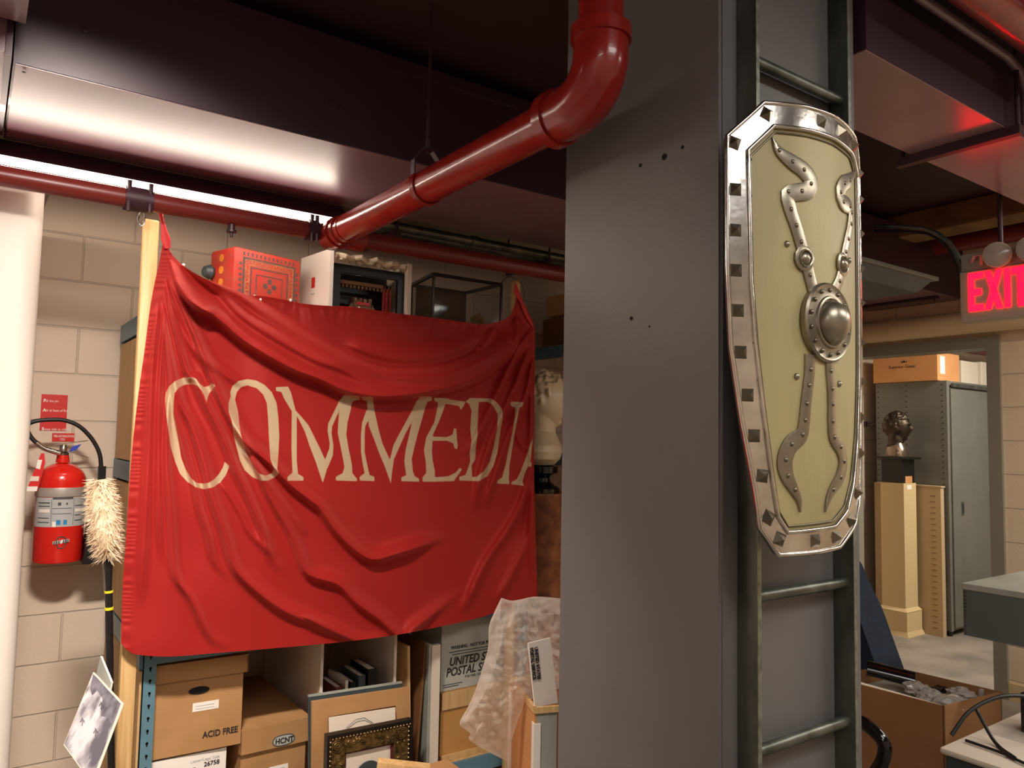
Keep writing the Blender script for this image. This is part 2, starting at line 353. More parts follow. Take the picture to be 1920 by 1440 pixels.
# ------------------------------------------------------------------ sprinkler pipes
PZ = 2.272
t = thing('sprinkler_main', 'dark red horizontal pipe above the flag with clamps', 'pipe', (1.2, 2.8, PZ))
MB().tube([(-1.88, 2.8, PZ), (1.06, 2.8, PZ)], .032, 28).build('pipe', M['redpipe_dark'], t, smooth=True)
MB().tube([(1.06, 2.8, PZ), (4.30, 2.8, PZ)], .035, 28).tube([(4.28, 2.8, PZ), (4.32, 2.8, PZ)], .041, 24).build('pipe', M['redpipe_dark'], t, smooth=True)
for x0, x1 in ((.385, .47), (1.01, 1.05)):
    MB().tube([(x0, 2.8, PZ), (x1, 2.8, PZ)], .041, 24).tube([(x0+.01, 2.77, PZ-.05), (x0+.01, 2.77, PZ+.052)], .008, 8).tube([(x1-.01, 2.77, PZ-.045), (x1-.01, 2.77, PZ+.052)], .008, 8).build('pipe_clamp', M['darkmetal'], t, smooth=True)
MB().lathe([(.012, 0), (.012, -.018), (.018, -.02), (.018, -.028), (.006, -.03), (.005, -.045), (.001, -.046)][::-1], (.735, 2.8, PZ-.03), 12).build('sprinkler_head', M['darkmetal'], t)
MB().tube([(1.15-.0, 2.8, PZ), (1.24, 2.8, PZ)], .05, 28).tube([(1.09, 2.8, PZ), (1.17, 2.8, PZ)], .045, 28).build('tee_fitting', M['redpipe'], t, smooth=True)
t = thing('sprinkler_branch', 'glossy bright red pipe running diagonally overhead to an elbow by the pillar', 'pipe', (1.12, 2, PZ))
BX = 1.105; BZ = 2.258; EY = 1.245
MB().tube([(BX, 2.80, BZ), (BX, EY+.1, BZ)], .051, 36).build('pipe', M['redpipe'], t, smooth=True)
b = MB()
for y0, y1, r in ((2.70, 2.735, .060), (2.66, 2.685, .056), (2.62, 2.63, .0535)): b.tube([(BX, y0, BZ), (BX, y1, BZ)], r, 32)
b.build('coupling', M['redpipe'], t, smooth=True)
EX = BX+.065
b = MB(); n = 14; rr = .095
arc = [(BX, EY+rr+.06, BZ), (BX, EY+rr, BZ)]+[(BX, EY+rr-rr*math.sin(a), BZ+rr-rr*math.cos(a)) for a in [math.pi/2*(k+1)/n for k in range(n)]]+[(BX, EY, BZ+rr+.05)]
b.tube(arc, .062, 36)
b.tube([(BX, EY+rr+.045, BZ), (BX, EY+rr+.075, BZ)], .068, 36).tube([(BX, EY, BZ+rr+.03), (BX, EY, BZ+rr+.06)], .068, 36)
b.build('elbow', M['redpipe'], t, smooth=True)
MB().tube([(BX, EY, BZ+rr), (BX, EY, CZ+.02)], .051, 36).build('riser', M['redpipe'], t, smooth=True)
# clevis hanger on branch
cy = atX(800, 350, BX).y
t = thing('pipe_hanger', 'dark clevis hanger with thin rod carrying the diagonal red pipe', 'hanger', (BX, cy, BZ))
b = MB(); N_ = 28
ring = [(BX+.0545*math.cos(a), cy, BZ+.0545*math.sin(a)) for a in [math.radians(-215+250*k/N_) for k in range(N_+1)]]
b.tube(ring, (.004), 8); 
for dy in (-.008, -.004, .004, .008): b.tube([(x, y+dy, z) for x, y, z in ring], .003, 6)
b.build('band', M['redpipe'], t, smooth=True)
b = MB()
for s in (-1, 1): b.quadslab((BX+s*.046, cy-.012, BZ+.03), (BX+s*.046, cy+.012, BZ+.03), (BX+s*.046, cy+.012, BZ+.075), (BX+s*.046, cy-.012, BZ+.075), (s*.004, 0, 0)); b.quadslab((BX+s*.046, cy-.012, BZ+.075), (BX+s*.046, cy+.012, BZ+.075), (BX+s*.012, cy+.012, BZ+.115), (BX+s*.012, cy-.012, BZ+.115), (s*.004, 0, .002))
b.box(BX-.016, BX+.016, cy-.012, cy+.012, BZ+.112, BZ+.118); b.build('yoke', M['darkmetal'], t)
MB().tube([(BX, cy, BZ+.10), (BX, cy, CZ)], .005, 8).tube([(BX, cy, BZ+.118), (BX, cy, BZ+.145)], .008, 6).build('rod', M['darkmetal'], t)
# quick link
q0 = atY(265, 410, 2.8)
b = MB(); b.tube([(q0.x+.010*math.cos(a), 2.80, q0.z+.018*math.sin(a)+(0.006 if math.sin(a) > 0 else -.006)) for a in [2*math.pi*k/20 for k in range(21)]], .0028, 8)
b.tube([(q0.x-.01, 2.8, q0.z-.008), (q0.x-.01, 2.8, q0.z+.008)], .005, 8)
tag(b.build('quick_link', M['chrome'], smooth=True), 'small chrome chain link hanging from the clamp beside the wooden pole', 'chain link')

# ------------------------------------------------------------------ tube light
t = thing('tube_light', 'lit linear tube lamp just above the dark red pipe under the duct', 'lamp', (.5, 2.88, 2.33))
MB().prism([(-1.4, y_, z_) for y_, z_ in ((2.848, 2.352), (2.925, 2.427), (2.975, 2.427), (2.975, 2.352))], (2.6, 0, 0)).build('housing', M['purple'], t)
MB().tube([(-1.35, 2.862, 2.338), (1.14, 2.862, 2.338)], .011, 14).build('lamp_tube', M['tube'], t, smooth=True)

# ------------------------------------------------------------------ shelving
def shelf_post(x, y, z0, z1, parent, sx=1, sy=1):
    b = MB(); b.box(x, x+.043*sx, y, y+.003*sy, z0, z1) if sx > 0 else b.box(x+.043*sx, x, y, y+.003*sy, z0, z1)
    b.box(min(x, x+.003*sx), max(x, x+.003*sx), min(y, y+.04*sy), max(y, y+.04*sy), z0, z1)
    o = b.build('post', M['teal'], parent)
    h = MB(); n = int((z1-z0-.06)/.042)
    for k in range(n):
        z = z0+.05+k*.042; xm = x+.024*sx; yy = y-.0008*sy if sy > 0 else y+.0008
        h.tube([(xm, yy+.001, z), (xm, yy-.0005, z)], .0048, 8)
        h.box(xm-.0022, xm+.0022, yy-.0005, yy+.001, z-.011, z+.004)
    hh = h.build('slots', M['hole'], o); hh['kind'] = 'stuff'
    return o
SX0, SX1, SY0, SY1 = .54, 2.18, 2.93, 3.74
t = thing('shelving_unit', 'teal steel shelving unit with wood decks behind the red flag', 'shelving', (1.35, 3.25, 0))
for x, sx in ((SX0, 1), (SX1, -1)):
    shelf_post(x, SY0, 0, 1.93, t, sx, 1)
    shelf_post(x, SY1, 0, 1.93, t, sx, -1)
for z in (.03, .70, 1.32, 1.90):
    MB().box(SX0+.004, SX1-.004, SY0+.004, SY0+.018, z-.01, z+.055).build('beam', M['teal'], t)
    MB().box(SX0+.004, SX1-.004, SY1-.018, SY1-.004, z-.01, z+.055).build('beam', M['teal'], t)
    MB().box(SX0-.012, SX0, SY0+.004, SY1-.004, z-.02, z+.055).build('side_beam', M['teal'], t)
    MB().box(SX0+.004, SX1-.004, SY0+.019, SY1-.019, z+.03, z+.045).build('deck', M['wood2'], t)
for z0, z1 in ((.09, .67), (.76, 1.29), (1.38, 1.87)):
    MB().box(SX0-.008, SX0-.001, SY0+.006, SY1-.006, z0, z1).build('side_panel', M['wood2'], t)
DK = .075+.001; ZT = 1.946
# second unit behind the pillar, facing left
t = thing('shelving_unit', 'shelving unit half hidden behind the pillar, right of the flag', 'shelving', (3.0, 3.0, 0))
for y, sy in ((2.35, 1), (3.72, -1)):
    shelf_post(2.72, y, 0, 2.0, t, 1, sy)
for z in (.1, .75, 1.35, 1.955):
    MB().box(2.70, 2.716, 2.30, 3.72, z, z+.07).build('beam', M['teal'], t)
    MB().box(2.72, 3.3, 2.36, 3.71, z+.06, z+.075).build('deck', M['wood2'], t)
MB().box(3.30, 3.312, 2.36, 3.71, .1, 2.0).build('back_panel', M['tan'], t)
tag(MB().box(2.76, 3.2, 2.9, 3.60, 2.032, 2.20, .003).build('storage_box', M['cardd']), 'storage box coloured dark brown for shade on the top shelf right of the flag', 'box')  # dark board colour stands in for the shade on this box
tag(MB().box(2.72, 3.15, 2.86, 3.52, 2.203, 2.32, .003).build('storage_box', M['card']), 'pale tan box stacked on the dark-coloured shaded box beside the pillar', 'box')

# ------------------------------------------------------------------ flag poles
def pole(px_, y, z1, name, lab, rx=.025):
    c = atY(px_, 803, y)
    b = MB(); b.box(c.x-rx, c.x+rx, y-.019, y+.019, 0, z1, .006)
    return tag(b.build(name, M['wood'], smooth=True), lab, 'pole')
pole(263, 2.905, 2.236, 'wooden_pole', 'bright pine upright at the left edge of the red flag')
pole(962, 2.905, 2.232, 'wooden_pole', 'wooden upright behind the flag\'s knotted right corner', .016)

# ------------------------------------------------------------------ the red flag
def cat(pts, n):
    P = np.array(pts, float)
    d = np.r_[0, np.cumsum(np.hypot(*np.diff(P, axis=0).T))]; u = np.linspace(0, d[-1], n)
    Q = np.vstack([2*P[0]-P[1], P, 2*P[-1]-P[-2]]); out = []
    for x in u:
        i = min(max(np.searchsorted(d, x, side='right')-1, 0), len(P)-2); s = (x-d[i])/(d[i+1]-d[i])
        p0, p1, p2, p3 = Q[i], Q[i+1], Q[i+2], Q[i+3]
        out.append(.5*((2*p1)+(-p0+p2)*s+(2*p0-5*p1+4*p2-p3)*s*s+(-p0+3*p1-3*p2+p3)*s**3))
    return np.array(out)
NU, NV = 470, 400
top = cat([(307, 447), (322, 476), (345, 499), (372, 516), (400, 529), (436, 541), (462, 552), (500, 556), (540, 563), (568, 569), (610, 573), (660, 575), (700, 581), (740, 587), (800, 594), (850, 601), (905, 608), (930, 604), (950, 596), (962, 580), (971, 545)], NU)
bot = cat([(227, 1206), (240, 1220), (262, 1228), (320, 1231), (400, 1225), (520, 1215), (640, 1204), (740, 1191), (820, 1176), (900, 1158), (950, 1140), (1007, 1119)], NU)
lef = cat([(307, 447), (299, 490), (290, 530), (281, 580), (272, 650), (262, 720), (252, 800), (243, 900), (237, 1000), (230, 1100), (227, 1206)], NV)
rig = cat([(971, 545), (980, 563), (992, 588), (1001, 608), (1003, 650), (1002, 750), (1001, 850), (1003, 950), (1006, 1050), (1007, 1119)], NV)
U = np.linspace(0, 1, NU)[None, :, None]; V = np.linspace(0, 1, NV)[:, None, None]
S = (1-V)*top[None]+V*bot[None]+(1-U)*lef[:, None]+U*rig[:, None]-((1-U)*(1-V)*top[0]+U*(1-V)*top[-1]+(1-U)*V*bot[0]+U*V*bot[-1])
PX, PY = S[..., 0], S[..., 1]
def A(x, y): return (200+x/4.3636, 680+y/4.3636)
def B(x, y): return (600+x/4.3636, 540+y/4.3636)
def D(x, y): return (600+x/4.3636, 800+y/4.3636)
def E_(x, y): return (200+x/4.3636, 920+y/4.3636)
hgt = np.zeros_like(PX)
def fold(pts, amp, wu, wd, taper=(.12, .2), flip=1):
    """a fold: crest line; the upper side (wu) falls gently, the lower side (wd) steeply"""
    global hgt
    amp *= 1.75
    P = cat(pts, 60); best = np.full(PX.shape, 1e9); sd = np.zeros_like(PX); tt = np.zeros_like(PX)
    x0, y0 = P.min(0)-4*max(wu, wd); x1, y1 = P.max(0)+4*max(wu, wd)
    msk = (PX > x0) & (PX < x1) & (PY > y0) & (PY < y1); X_, Y_ = PX[msk], PY[msk]
    bb = np.full(X_.shape, 1e9); ss = np.zeros_like(X_); uu = np.zeros_like(X_)
    for i in range(len(P)-1):
        a = P[i]; d = P[i+1]-a; L2 = d@d; s = np.clip(((X_-a[0])*d[0]+(Y_-a[1])*d[1])/L2, 0, 1)
        ex = X_-a[0]-s*d[0]; ey = Y_-a[1]-s*d[1]; dd = ex*ex+ey*ey; k = dd < bb
        sg = np.sign(d[0]*ey-d[1]*ex)
        bb[k] = dd[k]; ss[k] = sg[k]; uu[k] = (i+s[k])/(len(P)-1)
    dist = np.sqrt(bb); wd_ = np.where(ss*flip > 0, wd, wu)
    tp = np.minimum(np.clip(uu/taper[0], 0, 1), np.clip((1-uu)/taper[1], 0, 1)); tp = tp*tp*(3-2*tp)
    wdt = wd_*(.35+.65*np.clip(uu/.3, 0, 1)) if taper[0] < .2 else wd_
    hgt[msk] += amp*tp*np.exp(-(dist/wdt)**2)
# swooping folds from the left knot to the right corner
fold([(312, 470), (347, 554), (406, 586+8), (463, 641), (544, 688), (600, 710), (646, 731), (692, 741), (726, 743), (783, 738), (852, 723), (898, 705), (932, 680), (967, 645), (999, 608)], .050, 34, 7, (.1, .15))
fold([(330, 490), (399, 532), (452, 588), (521, 634), (590, 672), (639, 690), (692, 716), (737, 731)], .026, 14, 9, (.1, .25))
fold([(345, 505), (438, 548), (498, 588), (567, 634), (624, 664), (660, 680), (720, 700), (790, 703), (850, 695), (930, 655), (985, 610)], .022, 12, 14, (.1, .2))
fold([(325, 520), (350, 556), (372, 582), (404, 592)], .020, 12, 5)
fold([(640, 640), (700, 662), (770, 672), (840, 660), (900, 632), (935, 612)], .014, 24, 14)
# steep folds fanning down from the left knot
fold([(308, 515), (347, 685), (367, 712), (383, 748), (418, 817), (441, 876), (463, 921), (491, 989), (509, 1048), (545, 1075)], .022, 9, 9)
fold([(304, 560), (328, 756), (347, 836), (365, 905), (374, 950), (390, 1001), (402, 1053), (438, 1094)], .018, 7, 7)
fold([(306, 580), (335, 740), (360, 799), (383, 870), (395, 921), (420, 996), (438, 1057), (463, 1090), (521, 1137), (578, 1165), (635, 1190), (685, 1206)], .024, 13, 9)
fold([(316, 520), (370, 640), (402, 721), (429, 781), (454, 822), (482, 847), (514, 875), (544, 907), (590, 943), (600, 951), (637, 1002), (692, 1047), (742, 1039), (806, 1018), (840, 1002)], .032, 16, 7, (.15, .12))
fold([(430, 780), (470, 850), (500, 920), (544, 998), (567, 1057), (585, 1080), (635, 1096), (669, 1130), (716, 1164), (755, 1198), (781, 1176), (833, 1134), (870, 1100)], .024, 14, 7)
fold([(560, 1150), (638, 1188), (685, 1205), (740, 1192)], .014, 12, 7)
fold([(298, 560), (285, 700), (277, 880), (268, 1050), (262, 1150)], .014, 10, 10)
fold([(309, 580), (300, 720), (297, 880), (300, 1000), (307, 1070)], .013, 7, 7)
fold([(318, 700), (312, 850), (320, 960), (328, 1071), (360, 1124), (395, 1195), (440, 1215)], .017, 10, 8)
fold([(322, 560), (360, 650), (420, 700), (470, 730)], .012, 10, 8)
fold([(450, 840), (500, 900), (560, 985), (575, 1010)], .011, 8, 7)
fold([(410, 900), (450, 960), (470, 1000), (520, 1050)], .008, 8, 6)
# right side folds falling from the corner
fold([(1000, 612), (967, 665), (930, 742), (896, 815), (870, 860)], .020, 8, 12, flip=-1)
fold([(1001, 635), (957, 742), (921, 825), (898, 905), (888, 970)], .018, 8, 9, flip=-1)
fold([(1001, 660), (985, 742), (952, 820), (925, 900), (905, 960)], .015, 7, 8, flip=-1)
fold([(1002, 870), (994, 880), (976, 947), (951, 995), (912, 1052), (880, 1120), (862, 1160)], .018, 9, 10, flip=-1)
fold([(1001, 900), (992, 1000), (960, 1075), (925, 1140)], .014, 9, 9, flip=-1)
fold([(996, 700), (996, 850), (998, 1000), (996, 1100)], .014, 7, 7, flip=-1)
fold([(1000, 610), (975, 700), (968, 800), (985, 840), (1002, 810)], .010, 8, 6)
fold([(928, 614), (912, 640), (893, 660)], .012, 6, 7, flip=-1)
fold([(968, 590), (972, 620), (962, 645)], .012, 6, 7)
# gathered pleats under the hem, belly of the cloth, fine creases
rng = np.random.RandomState(3)
dtop = PY-S[0:1, :, 1]
for _ in range(46):
    x = rng.uniform(520, 965); L_ = rng.uniform(18, 62)*(1 if x < 780 else .7); wdt = rng.uniform(3, 7); ln = rng.uniform(-.25, .25)
    hgt += rng.uniform(-.006, .009)*np.exp(-((PX-x-ln*dtop)/wdt)**2)*np.clip(1-dtop/L_, 0, 1)
hgt += .006*np.exp(-(dtop/5)**2)
hgt += .030*np.sin(np.pi*np.clip(U[..., 0], 0, 1))**.8*np.clip(V[..., 0]*1.6, 0, 1)**.9+.02*V[..., 0]
for k in range(16):
    a = rng.uniform(0, 6.28); f_ = rng.uniform(.02, .075)
    hgt += .0011*np.sin((PX*math.cos(a)+PY*math.sin(a)*.6)*f_+rng.uniform(0, 6))
hgt += .0016*np.sin(PY*.55+8*np.sin(PY*.05))*np.exp(-((PX-S[:, 0:1, 0]-8)/9)**2)
FY = 2.874
mw = Rw
dx = mw[0][0]*(PX-960)+mw[0][1]*(720-PY)-mw[0][2]*FPX
dy = mw[1][0]*(PX-960)+mw[1][1]*(720-PY)-mw[1][2]*FPX
dz = mw[2][0]*(PX-960)+mw[2][1]*(720-PY)-mw[2][2]*FPX
Yp = FY-hgt-.004
tpar = Yp/dy
co = np.stack([dx*tpar, Yp, H+dz*tpar], -1).reshape(-1, 3)
fo = np.array([1.3, FY, 0.8])
co -= fo
# letters, traced as polygons
def BB(l): return [B(*p) for p in l]
def AA(l): return [A(*p) for p in l]
def DD(l): return [D(*p) for p in l]
Couter = AA([(890,185),(860,170),(835,190),(795,200),(760,170),(730,130),(690,120),(630,122),(560,150),(510,195),(485,245),(478,300),(485,400),(500,520),(525,690),(560,810),(600,910),(660,975),(730,1020),(800,1035),(870,1020),(930,980),(975,920),(1005,845),(965,812),(950,860),(920,910),(880,955),(830,985),(780,990),(730,980),(690,945),(650,880),(610,780),(590,650),(565,520),(545,420),(548,320),(555,250),(590,205),(640,180),(700,175),(745,190),(775,225),(800,270),(818,325),(825,290),(840,250),(870,215)])
Oout = AA([(1150,135),(1080,150),(1030,190),(1010,240),(1015,275),(998,330),(997,400),(1025,480),(1035,570),(1060,680),(1090,800),(1130,880),(1190,935),(1260,965),(1320,965),(1380,935),(1410,905),(1395,870),(1405,750),(1412,600),(1405,450),(1390,330),(1350,240),(1290,180),(1220,145)])
Oin = AA([(1150,185),(1100,200),(1065,240),(1050,300),(1075,400),(1085,500),(1100,600),(1145,740),(1200,850),(1250,910),(1300,925),(1350,905),(1370,870),(1340,790),(1330,650),(1320,450),(1310,330),(1280,260),(1230,210)])
polys = [Couter,
 AA([(1385,200),(1485,195),(1510,250),(1545,390),(1600,450),(1650,510),(1690,590),(1740,690),(1790,800),(1800,880),(1768,985),(1710,810),(1660,680),(1620,560),(1560,440),(1510,390),(1450,290),(1430,240),(1385,230)]),
 AA([(1515,380),(1512,700),(1520,900),(1480,935),(1480,965),(1610,965),(1610,935),(1565,910),(1555,800),(1555,420)]),
 AA([(1785,800),(1822,700),(1825,660),(1808,560),(1812,500),(1900,320),(1920,340),(1895,409),(1845,520),(1840,580),(1855,680),(1850,760),(1800,880)]),
 BB([(200,875),(325,885),(325,915),(285,920),(260,940),(250,1000),(225,1100),(215,1200),(235,1320),(260,1440),(265,1515),(305,1565),(300,1580),(130,1575),(130,1545),(185,1515),(200,1465),(190,1405),(170,1305),(145,1185),(150,1100),(158,1000),(152,930)]),
 BB([(340,890),(430,890),(445,1000),(480,1160),(510,1270),(560,1380),(575,1420),(590,1500),(580,1600),(530,1460),(480,1340),(440,1230),(400,1130),(390,1000),(385,925),(345,912)]),
 BB([(385,985),(345,1100),(335,1200),(335,1340),(350,1440),(365,1515),(325,1545),(325,1575),(445,1580),(445,1545),(405,1530),(385,1440),(365,1340),(365,1200),(370,1130),(398,1080)]),
 BB([(572,1405),(600,1290),(640,1210),(700,1100),(745,1020),(790,930),(820,890),(860,960),(770,1060),(700,1190),(650,1300),(605,1400),(590,1500),(580,1600)]),
 BB([(815,885),(915,890),(915,920),(880,930),(860,980),(830,1090),(800,1190),(770,1310),(750,1400),(760,1500),(775,1540),(810,1560),(810,1585),(665,1580),(665,1550),(705,1530),(690,1420),(700,1330),(730,1200),(750,1110),(780,1000),(810,930)]),
 BB([(935,897),(1060,905),(1020,960),(1010,1000),(970,1100),(925,1200),(915,1330),(920,1400),(940,1500),(940,1585),(840,1585),(840,1550),(870,1510),(865,1420),(850,1330),(870,1220),(935,1100),(965,960),(965,935),(935,922)]),
 BB([(1000,905),(1190,930),(1175,965),(1150,1000),(1140,965),(1010,945)]),
 BB([(900,1215),(1040,1220),(1085,1200),(1095,1150),(1115,1150),(1120,1230),(1127,1290),(1120,1320),(1100,1310),(1090,1270),(1040,1250),(905,1250)]),
 BB([(930,1550),(1050,1540),(1110,1510),(1145,1470),(1162,1485),(1130,1530),(1095,1580),(930,1585)]),
 BB([(1190,930),(1230,900),(1300,915),(1295,1000),(1290,1100),(1290,1200),(1275,1300),(1270,1400),(1240,1450),(1245,1550),(1140,1570),(1140,1545),(1190,1530),(1230,1420),(1225,1350),(1240,1250),(1230,1150),(1240,1000),(1220,950)]),
 BB([(1220,900),(1400,905),(1440,930),(1490,990),(1495,1060),(1480,1150),(1450,1350),(1420,1450),(1370,1540),(1300,1580),(1140,1575),(1140,1555),(1280,1545),(1340,1500),(1390,1420),(1420,1300),(1450,1150),(1455,1030),(1410,955),(1370,930),(1230,935)]),
 BB([(1560,930),(1665,935),(1655,970),(1630,980),(1610,1100),(1590,1200),(1570,1330),(1550,1450),(1545,1560),(1550,1605),(1450,1600),(1450,1575),(1490,1550),(1520,1440),(1540,1330),(1575,1180),(1595,1050),(1595,980),(1560,960)]),
 DD([(1745,80),(1735,160),(1720,290),(1680,370),(1655,450),(1670,485),(1565,470),(1570,450),(1610,430),(1640,370),(1690,240),(1715,160)]),
 DD([(1695,290),(1732,295),(1725,330),(1690,325)])]
def psdf(poly, X_, Y_):
    P = np.array(poly); d2 = np.full(X_.shape, 1e9); ins = np.zeros(X_.shape, bool)
    for i in range(len(P)):
        a = P[i]; b_ = P[(i+1) % len(P)]; e = b_-a; s = np.clip(((X_-a[0])*e[0]+(Y_-a[1])*e[1])/(e@e+1e-9), 0, 1)
        d2 = np.minimum(d2, (X_-a[0]-s*e[0])**2+(Y_-a[1]-s*e[1])**2)
        if e[1] != 0: ins ^= ((a[1] > Y_) != (b_[1] > Y_)) & (X_ < a[0]+(Y_-a[1])*e[0]/e[1])
    d = np.sqrt(d2); return np.where(ins, -d, d)
sdf = np.full(PX.shape, 30.); mk = (PY > 690) & (PY < 935) & (PX > 300)
X_, Y_ = PX[mk], PY[mk]; s_ = np.full(X_.shape, 30.)
for pl in polys: s_ = np.minimum(s_, psdf(pl, X_, Y_))
s_ = np.minimum(s_, np.maximum(psdf(Oout, X_, Y_), -psdf(Oin, X_, Y_)))
sdf[mk] = s_
idx = np.arange(NU*NV).reshape(NV, NU)
fc = np.stack([idx[:-1, :-1], idx[1:, :-1], idx[1:, 1:], idx[:-1, 1:]], -1).reshape(-1, 4)
me = bpy.data.meshes.new('flag'); me.from_pydata(co.tolist(), [], fc.tolist()); me.update()
at_ = me.attributes.new('letter', 'FLOAT', 'POINT'); at_.data.foreach_set('value', sdf.reshape(-1).astype(np.float32))
for p_ in me.polygons: p_.use_smooth = True
fm = mat('red_cotton', lin(186, 22, 24), .5, bump=.25, bscale=700); nt = fm.node_tree; N = nt.nodes; L = nt.links; bs = N['Principled BSDF']
an = N.new('ShaderNodeAttribute'); an.attribute_name = 'letter'
mr = N.new('ShaderNodeMapRange'); mr.inputs[1].default_value = -.5; mr.inputs[2].default_value = .5; mr.inputs[3].default_value = 1; mr.inputs[4].default_value = 0; L.new(an.outputs['Fac'], mr.inputs[0])
mx = N.new('ShaderNodeMix'); mx.data_type = 'RGBA'; mx.inputs[6].default_value = lin(156, 30, 28); mx.inputs[7].default_value = lin(190, 168, 134)
L.new(mr.outputs[0], mx.inputs[0]); L.new(mx.outputs[2], bs.inputs['Base Color'])
bs.inputs['Sheen Weight'].default_value = .5; bs.inputs['Sheen Tint'].default_value = lin(255, 120, 110); bs.inputs['Specular IOR Level'].default_value = .5; bs.inputs['Specular Tint'].default_value = lin(255, 170, 160)
tl = N.new('ShaderNodeBsdfTranslucent'); L.new(mx.outputs[2], tl.inputs[0]); ms = N.new('ShaderNodeMixShader'); ms.inputs[0].default_value = .12
L.new(bs.outputs[0], ms.inputs[1]); L.new(tl.outputs[0], ms.inputs[2]); L.new(ms.outputs[0], N['Material Output'].inputs[0])
redcloth = mat('red_cotton_tie', lin(196, 30, 30), .6, bump=.2, bscale=200)
me.materials.append(fm)
ft = thing('flag', 'large red cloth flag lettered COMMEDIA in cream, tied up between poles', 'flag', tuple(fo))
fl = bpy.data.objects.new('cloth', me); col.objects.link(fl); fl.parent = ft
fl['label'] = 'creased red cloth with cream letters sewn on'
sp = [atY(*q, 2.865) for q in ((300, 396), (304, 412), (308, 432), (311, 448), (314, 466))]
MB().tube(sp, [(.008, .005), (.006, .003), (.010, .004), (.016, .005), (.010, .004)], 12, squash=(1, 0, 0)).build('tie', redcloth, ft, smooth=True)
sp = [atY(*q, 2.865) for q in ((966, 532), (968, 546), (976, 562), (988, 592), (998, 612))]
MB().tube(sp, [(.004, .003), (.016, .005), (.011, .006), (.011, .006), (.004, .004)], 12, squash=(1, 0, 0)).build('tie', redcloth, ft, smooth=True)
for q in ((344, 497), (477, 556), (488, 562), (545, 563), (673, 578)):
    c = atY(*q, 2.87); MB().lathe([(.001, -.007), (.005, -.004), (.006, 0), (.005, .004), (.001, .007)], c, 10, (.5, .2, 1)).build('hem_ring', M['white'], ft, smooth=True)
wr = [atY(*q, 2.81) for q in ((937, 534), (945, 524), (952, 519))]; wr2 = [atY(*q, 2.81) for q in ((969, 524), (978, 533), (983, 545), (983, 560), (976, 575))]
tag(MB().tube(wr+[atY(960, 519, 2.75)]+wr2, .0015, 6).build('tie_wire', M['cable']), 'thin dark wire looped round the pipe at the flag\'s right corner', 'wire')

# ------------------------------------------------------------------ things on top of the shelving
def frame_basis(c, ang):
    return Matrix.Translation(c) @ Matrix.Rotation(ang, 4, 'Z')
# painted red box
c0 = atY(437, 520, 3.02); yaw = math.radians(17)
t = thing('painted_box', 'red box painted with folk patterns behind the flag\'s left half', 'box', (c0.x, c0.y, ZT))
b = MB(); b.M = frame_basis(Vector((c0.x, c0.y, ZT)), yaw)
BW, BD, BH = .315, .17, 2.222-ZT
b.box(0, BW, 0, BD, 0, BH, .014)
kb = mat('folk_red', lin(200, 52, 40), .55, c2=lin(180, 70, 52), nscale=24, bump=.1)
b.build('body', kb, t, smooth=True)
navy = mat('folk_navy', lin(84, 76, 78), .6, c2=lin(120, 78, 66), nscale=40); ochre = mat('folk_ochre', lin(206, 150, 92), .6, c2=lin(150, 110, 80), nscale=50)
def pattern(fn, name, m):
    b = MB(); b.M = frame_basis(Vector((c0.x, c0.y, ZT)), yaw); fn(b); b.build(name, m, t)
def rectring(b, x0, x1, z0, z1, w_, y=-.0012):
    b.box(x0, x1, y, 0, z0, z0+w_); b.box(x0, x1, y, 0, z1-w_, z1); b.box(x0, x0+w_, y, 0, z0+w_, z1-w_); b.box(x1-w_, x1, y, 0, z0+w_, z1-w_)
def f1(b):
    rectring(b, .04, .285, .03, BH-.035, .008); rectring(b, .075, .25, .065, BH-.07, .005); rectring(b, .10, .225, .09, BH-.095, .004)
    for k in range(13): x = .045+k*.0192; b.box(x-.006, x+.002, -.0012, 0, BH-.03, BH-.016)
    for k in range(9): z = .04+k*.0215; b.tube([(.293, 0, z), (.293, -.0012, z)], .007, 8); b.tube([(.03, 0, z), (.03, -.0012, z)], .007, 8)
    for (x, z) in ((.145, .14), (.185, .14), (.165, .16), (.165, .12)): b.tube([(x, 0, z), (x, -.0012, z)], .011, 10)
pattern(f1, 'painted_border', navy)
def f2(b):
    for k in range(16):
        x = .052+k*.0142
        for z in (.048, BH-.053): s = 1 if k % 2 else -1; b.quadslab((x-.006, -.0013, z-.006*s), (x-.003, -.0013, z-.006*s), (x+.006, -.0013, z+.006*s), (x+.003, -.0013, z+.006*s), (0, .0013, 0))
    for k in range(9):
        z = .065+k*.0155
        for x in (.06, .267): s = 1 if k % 2 else -1; b.quadslab((x-.007, -.0013, z-.006*s), (x-.007, -.0013, z-.002*s), (x+.007, -.0013, z+.006*s), (x+.007, -.0013, z+.002*s), (0, .0013, 0))
    rectring(b, .05, .275, .038, BH-.043, .0025, -.001); rectring(b, .068, .257, .057, BH-.062, .0025, -.001)
pattern(f2, 'painted_zigzag', ochre)
def f3(b):
    for k in range(5): z = .045+k*.048; b.lathe([(.0155, -.0002), (.0155, .0012), (.001, .0014)], (0, .085, z), 14, (-1, 0, 0))
pattern(f3, 'painted_dots', mat('folk_orange', lin(226, 140, 50), .5))
bb = MB(); bb.M = frame_basis(Vector((c0.x, c0.y, ZT)), yaw); bb.lathe([(.001, -.03), (.02, -.022), (.03, 0), (.02, .022), (.001, .03)], (-.012, .15, BH-.09), 18, (-1, 0, 0)); bb.build('side_knob', M['greyd'], t, smooth=True)

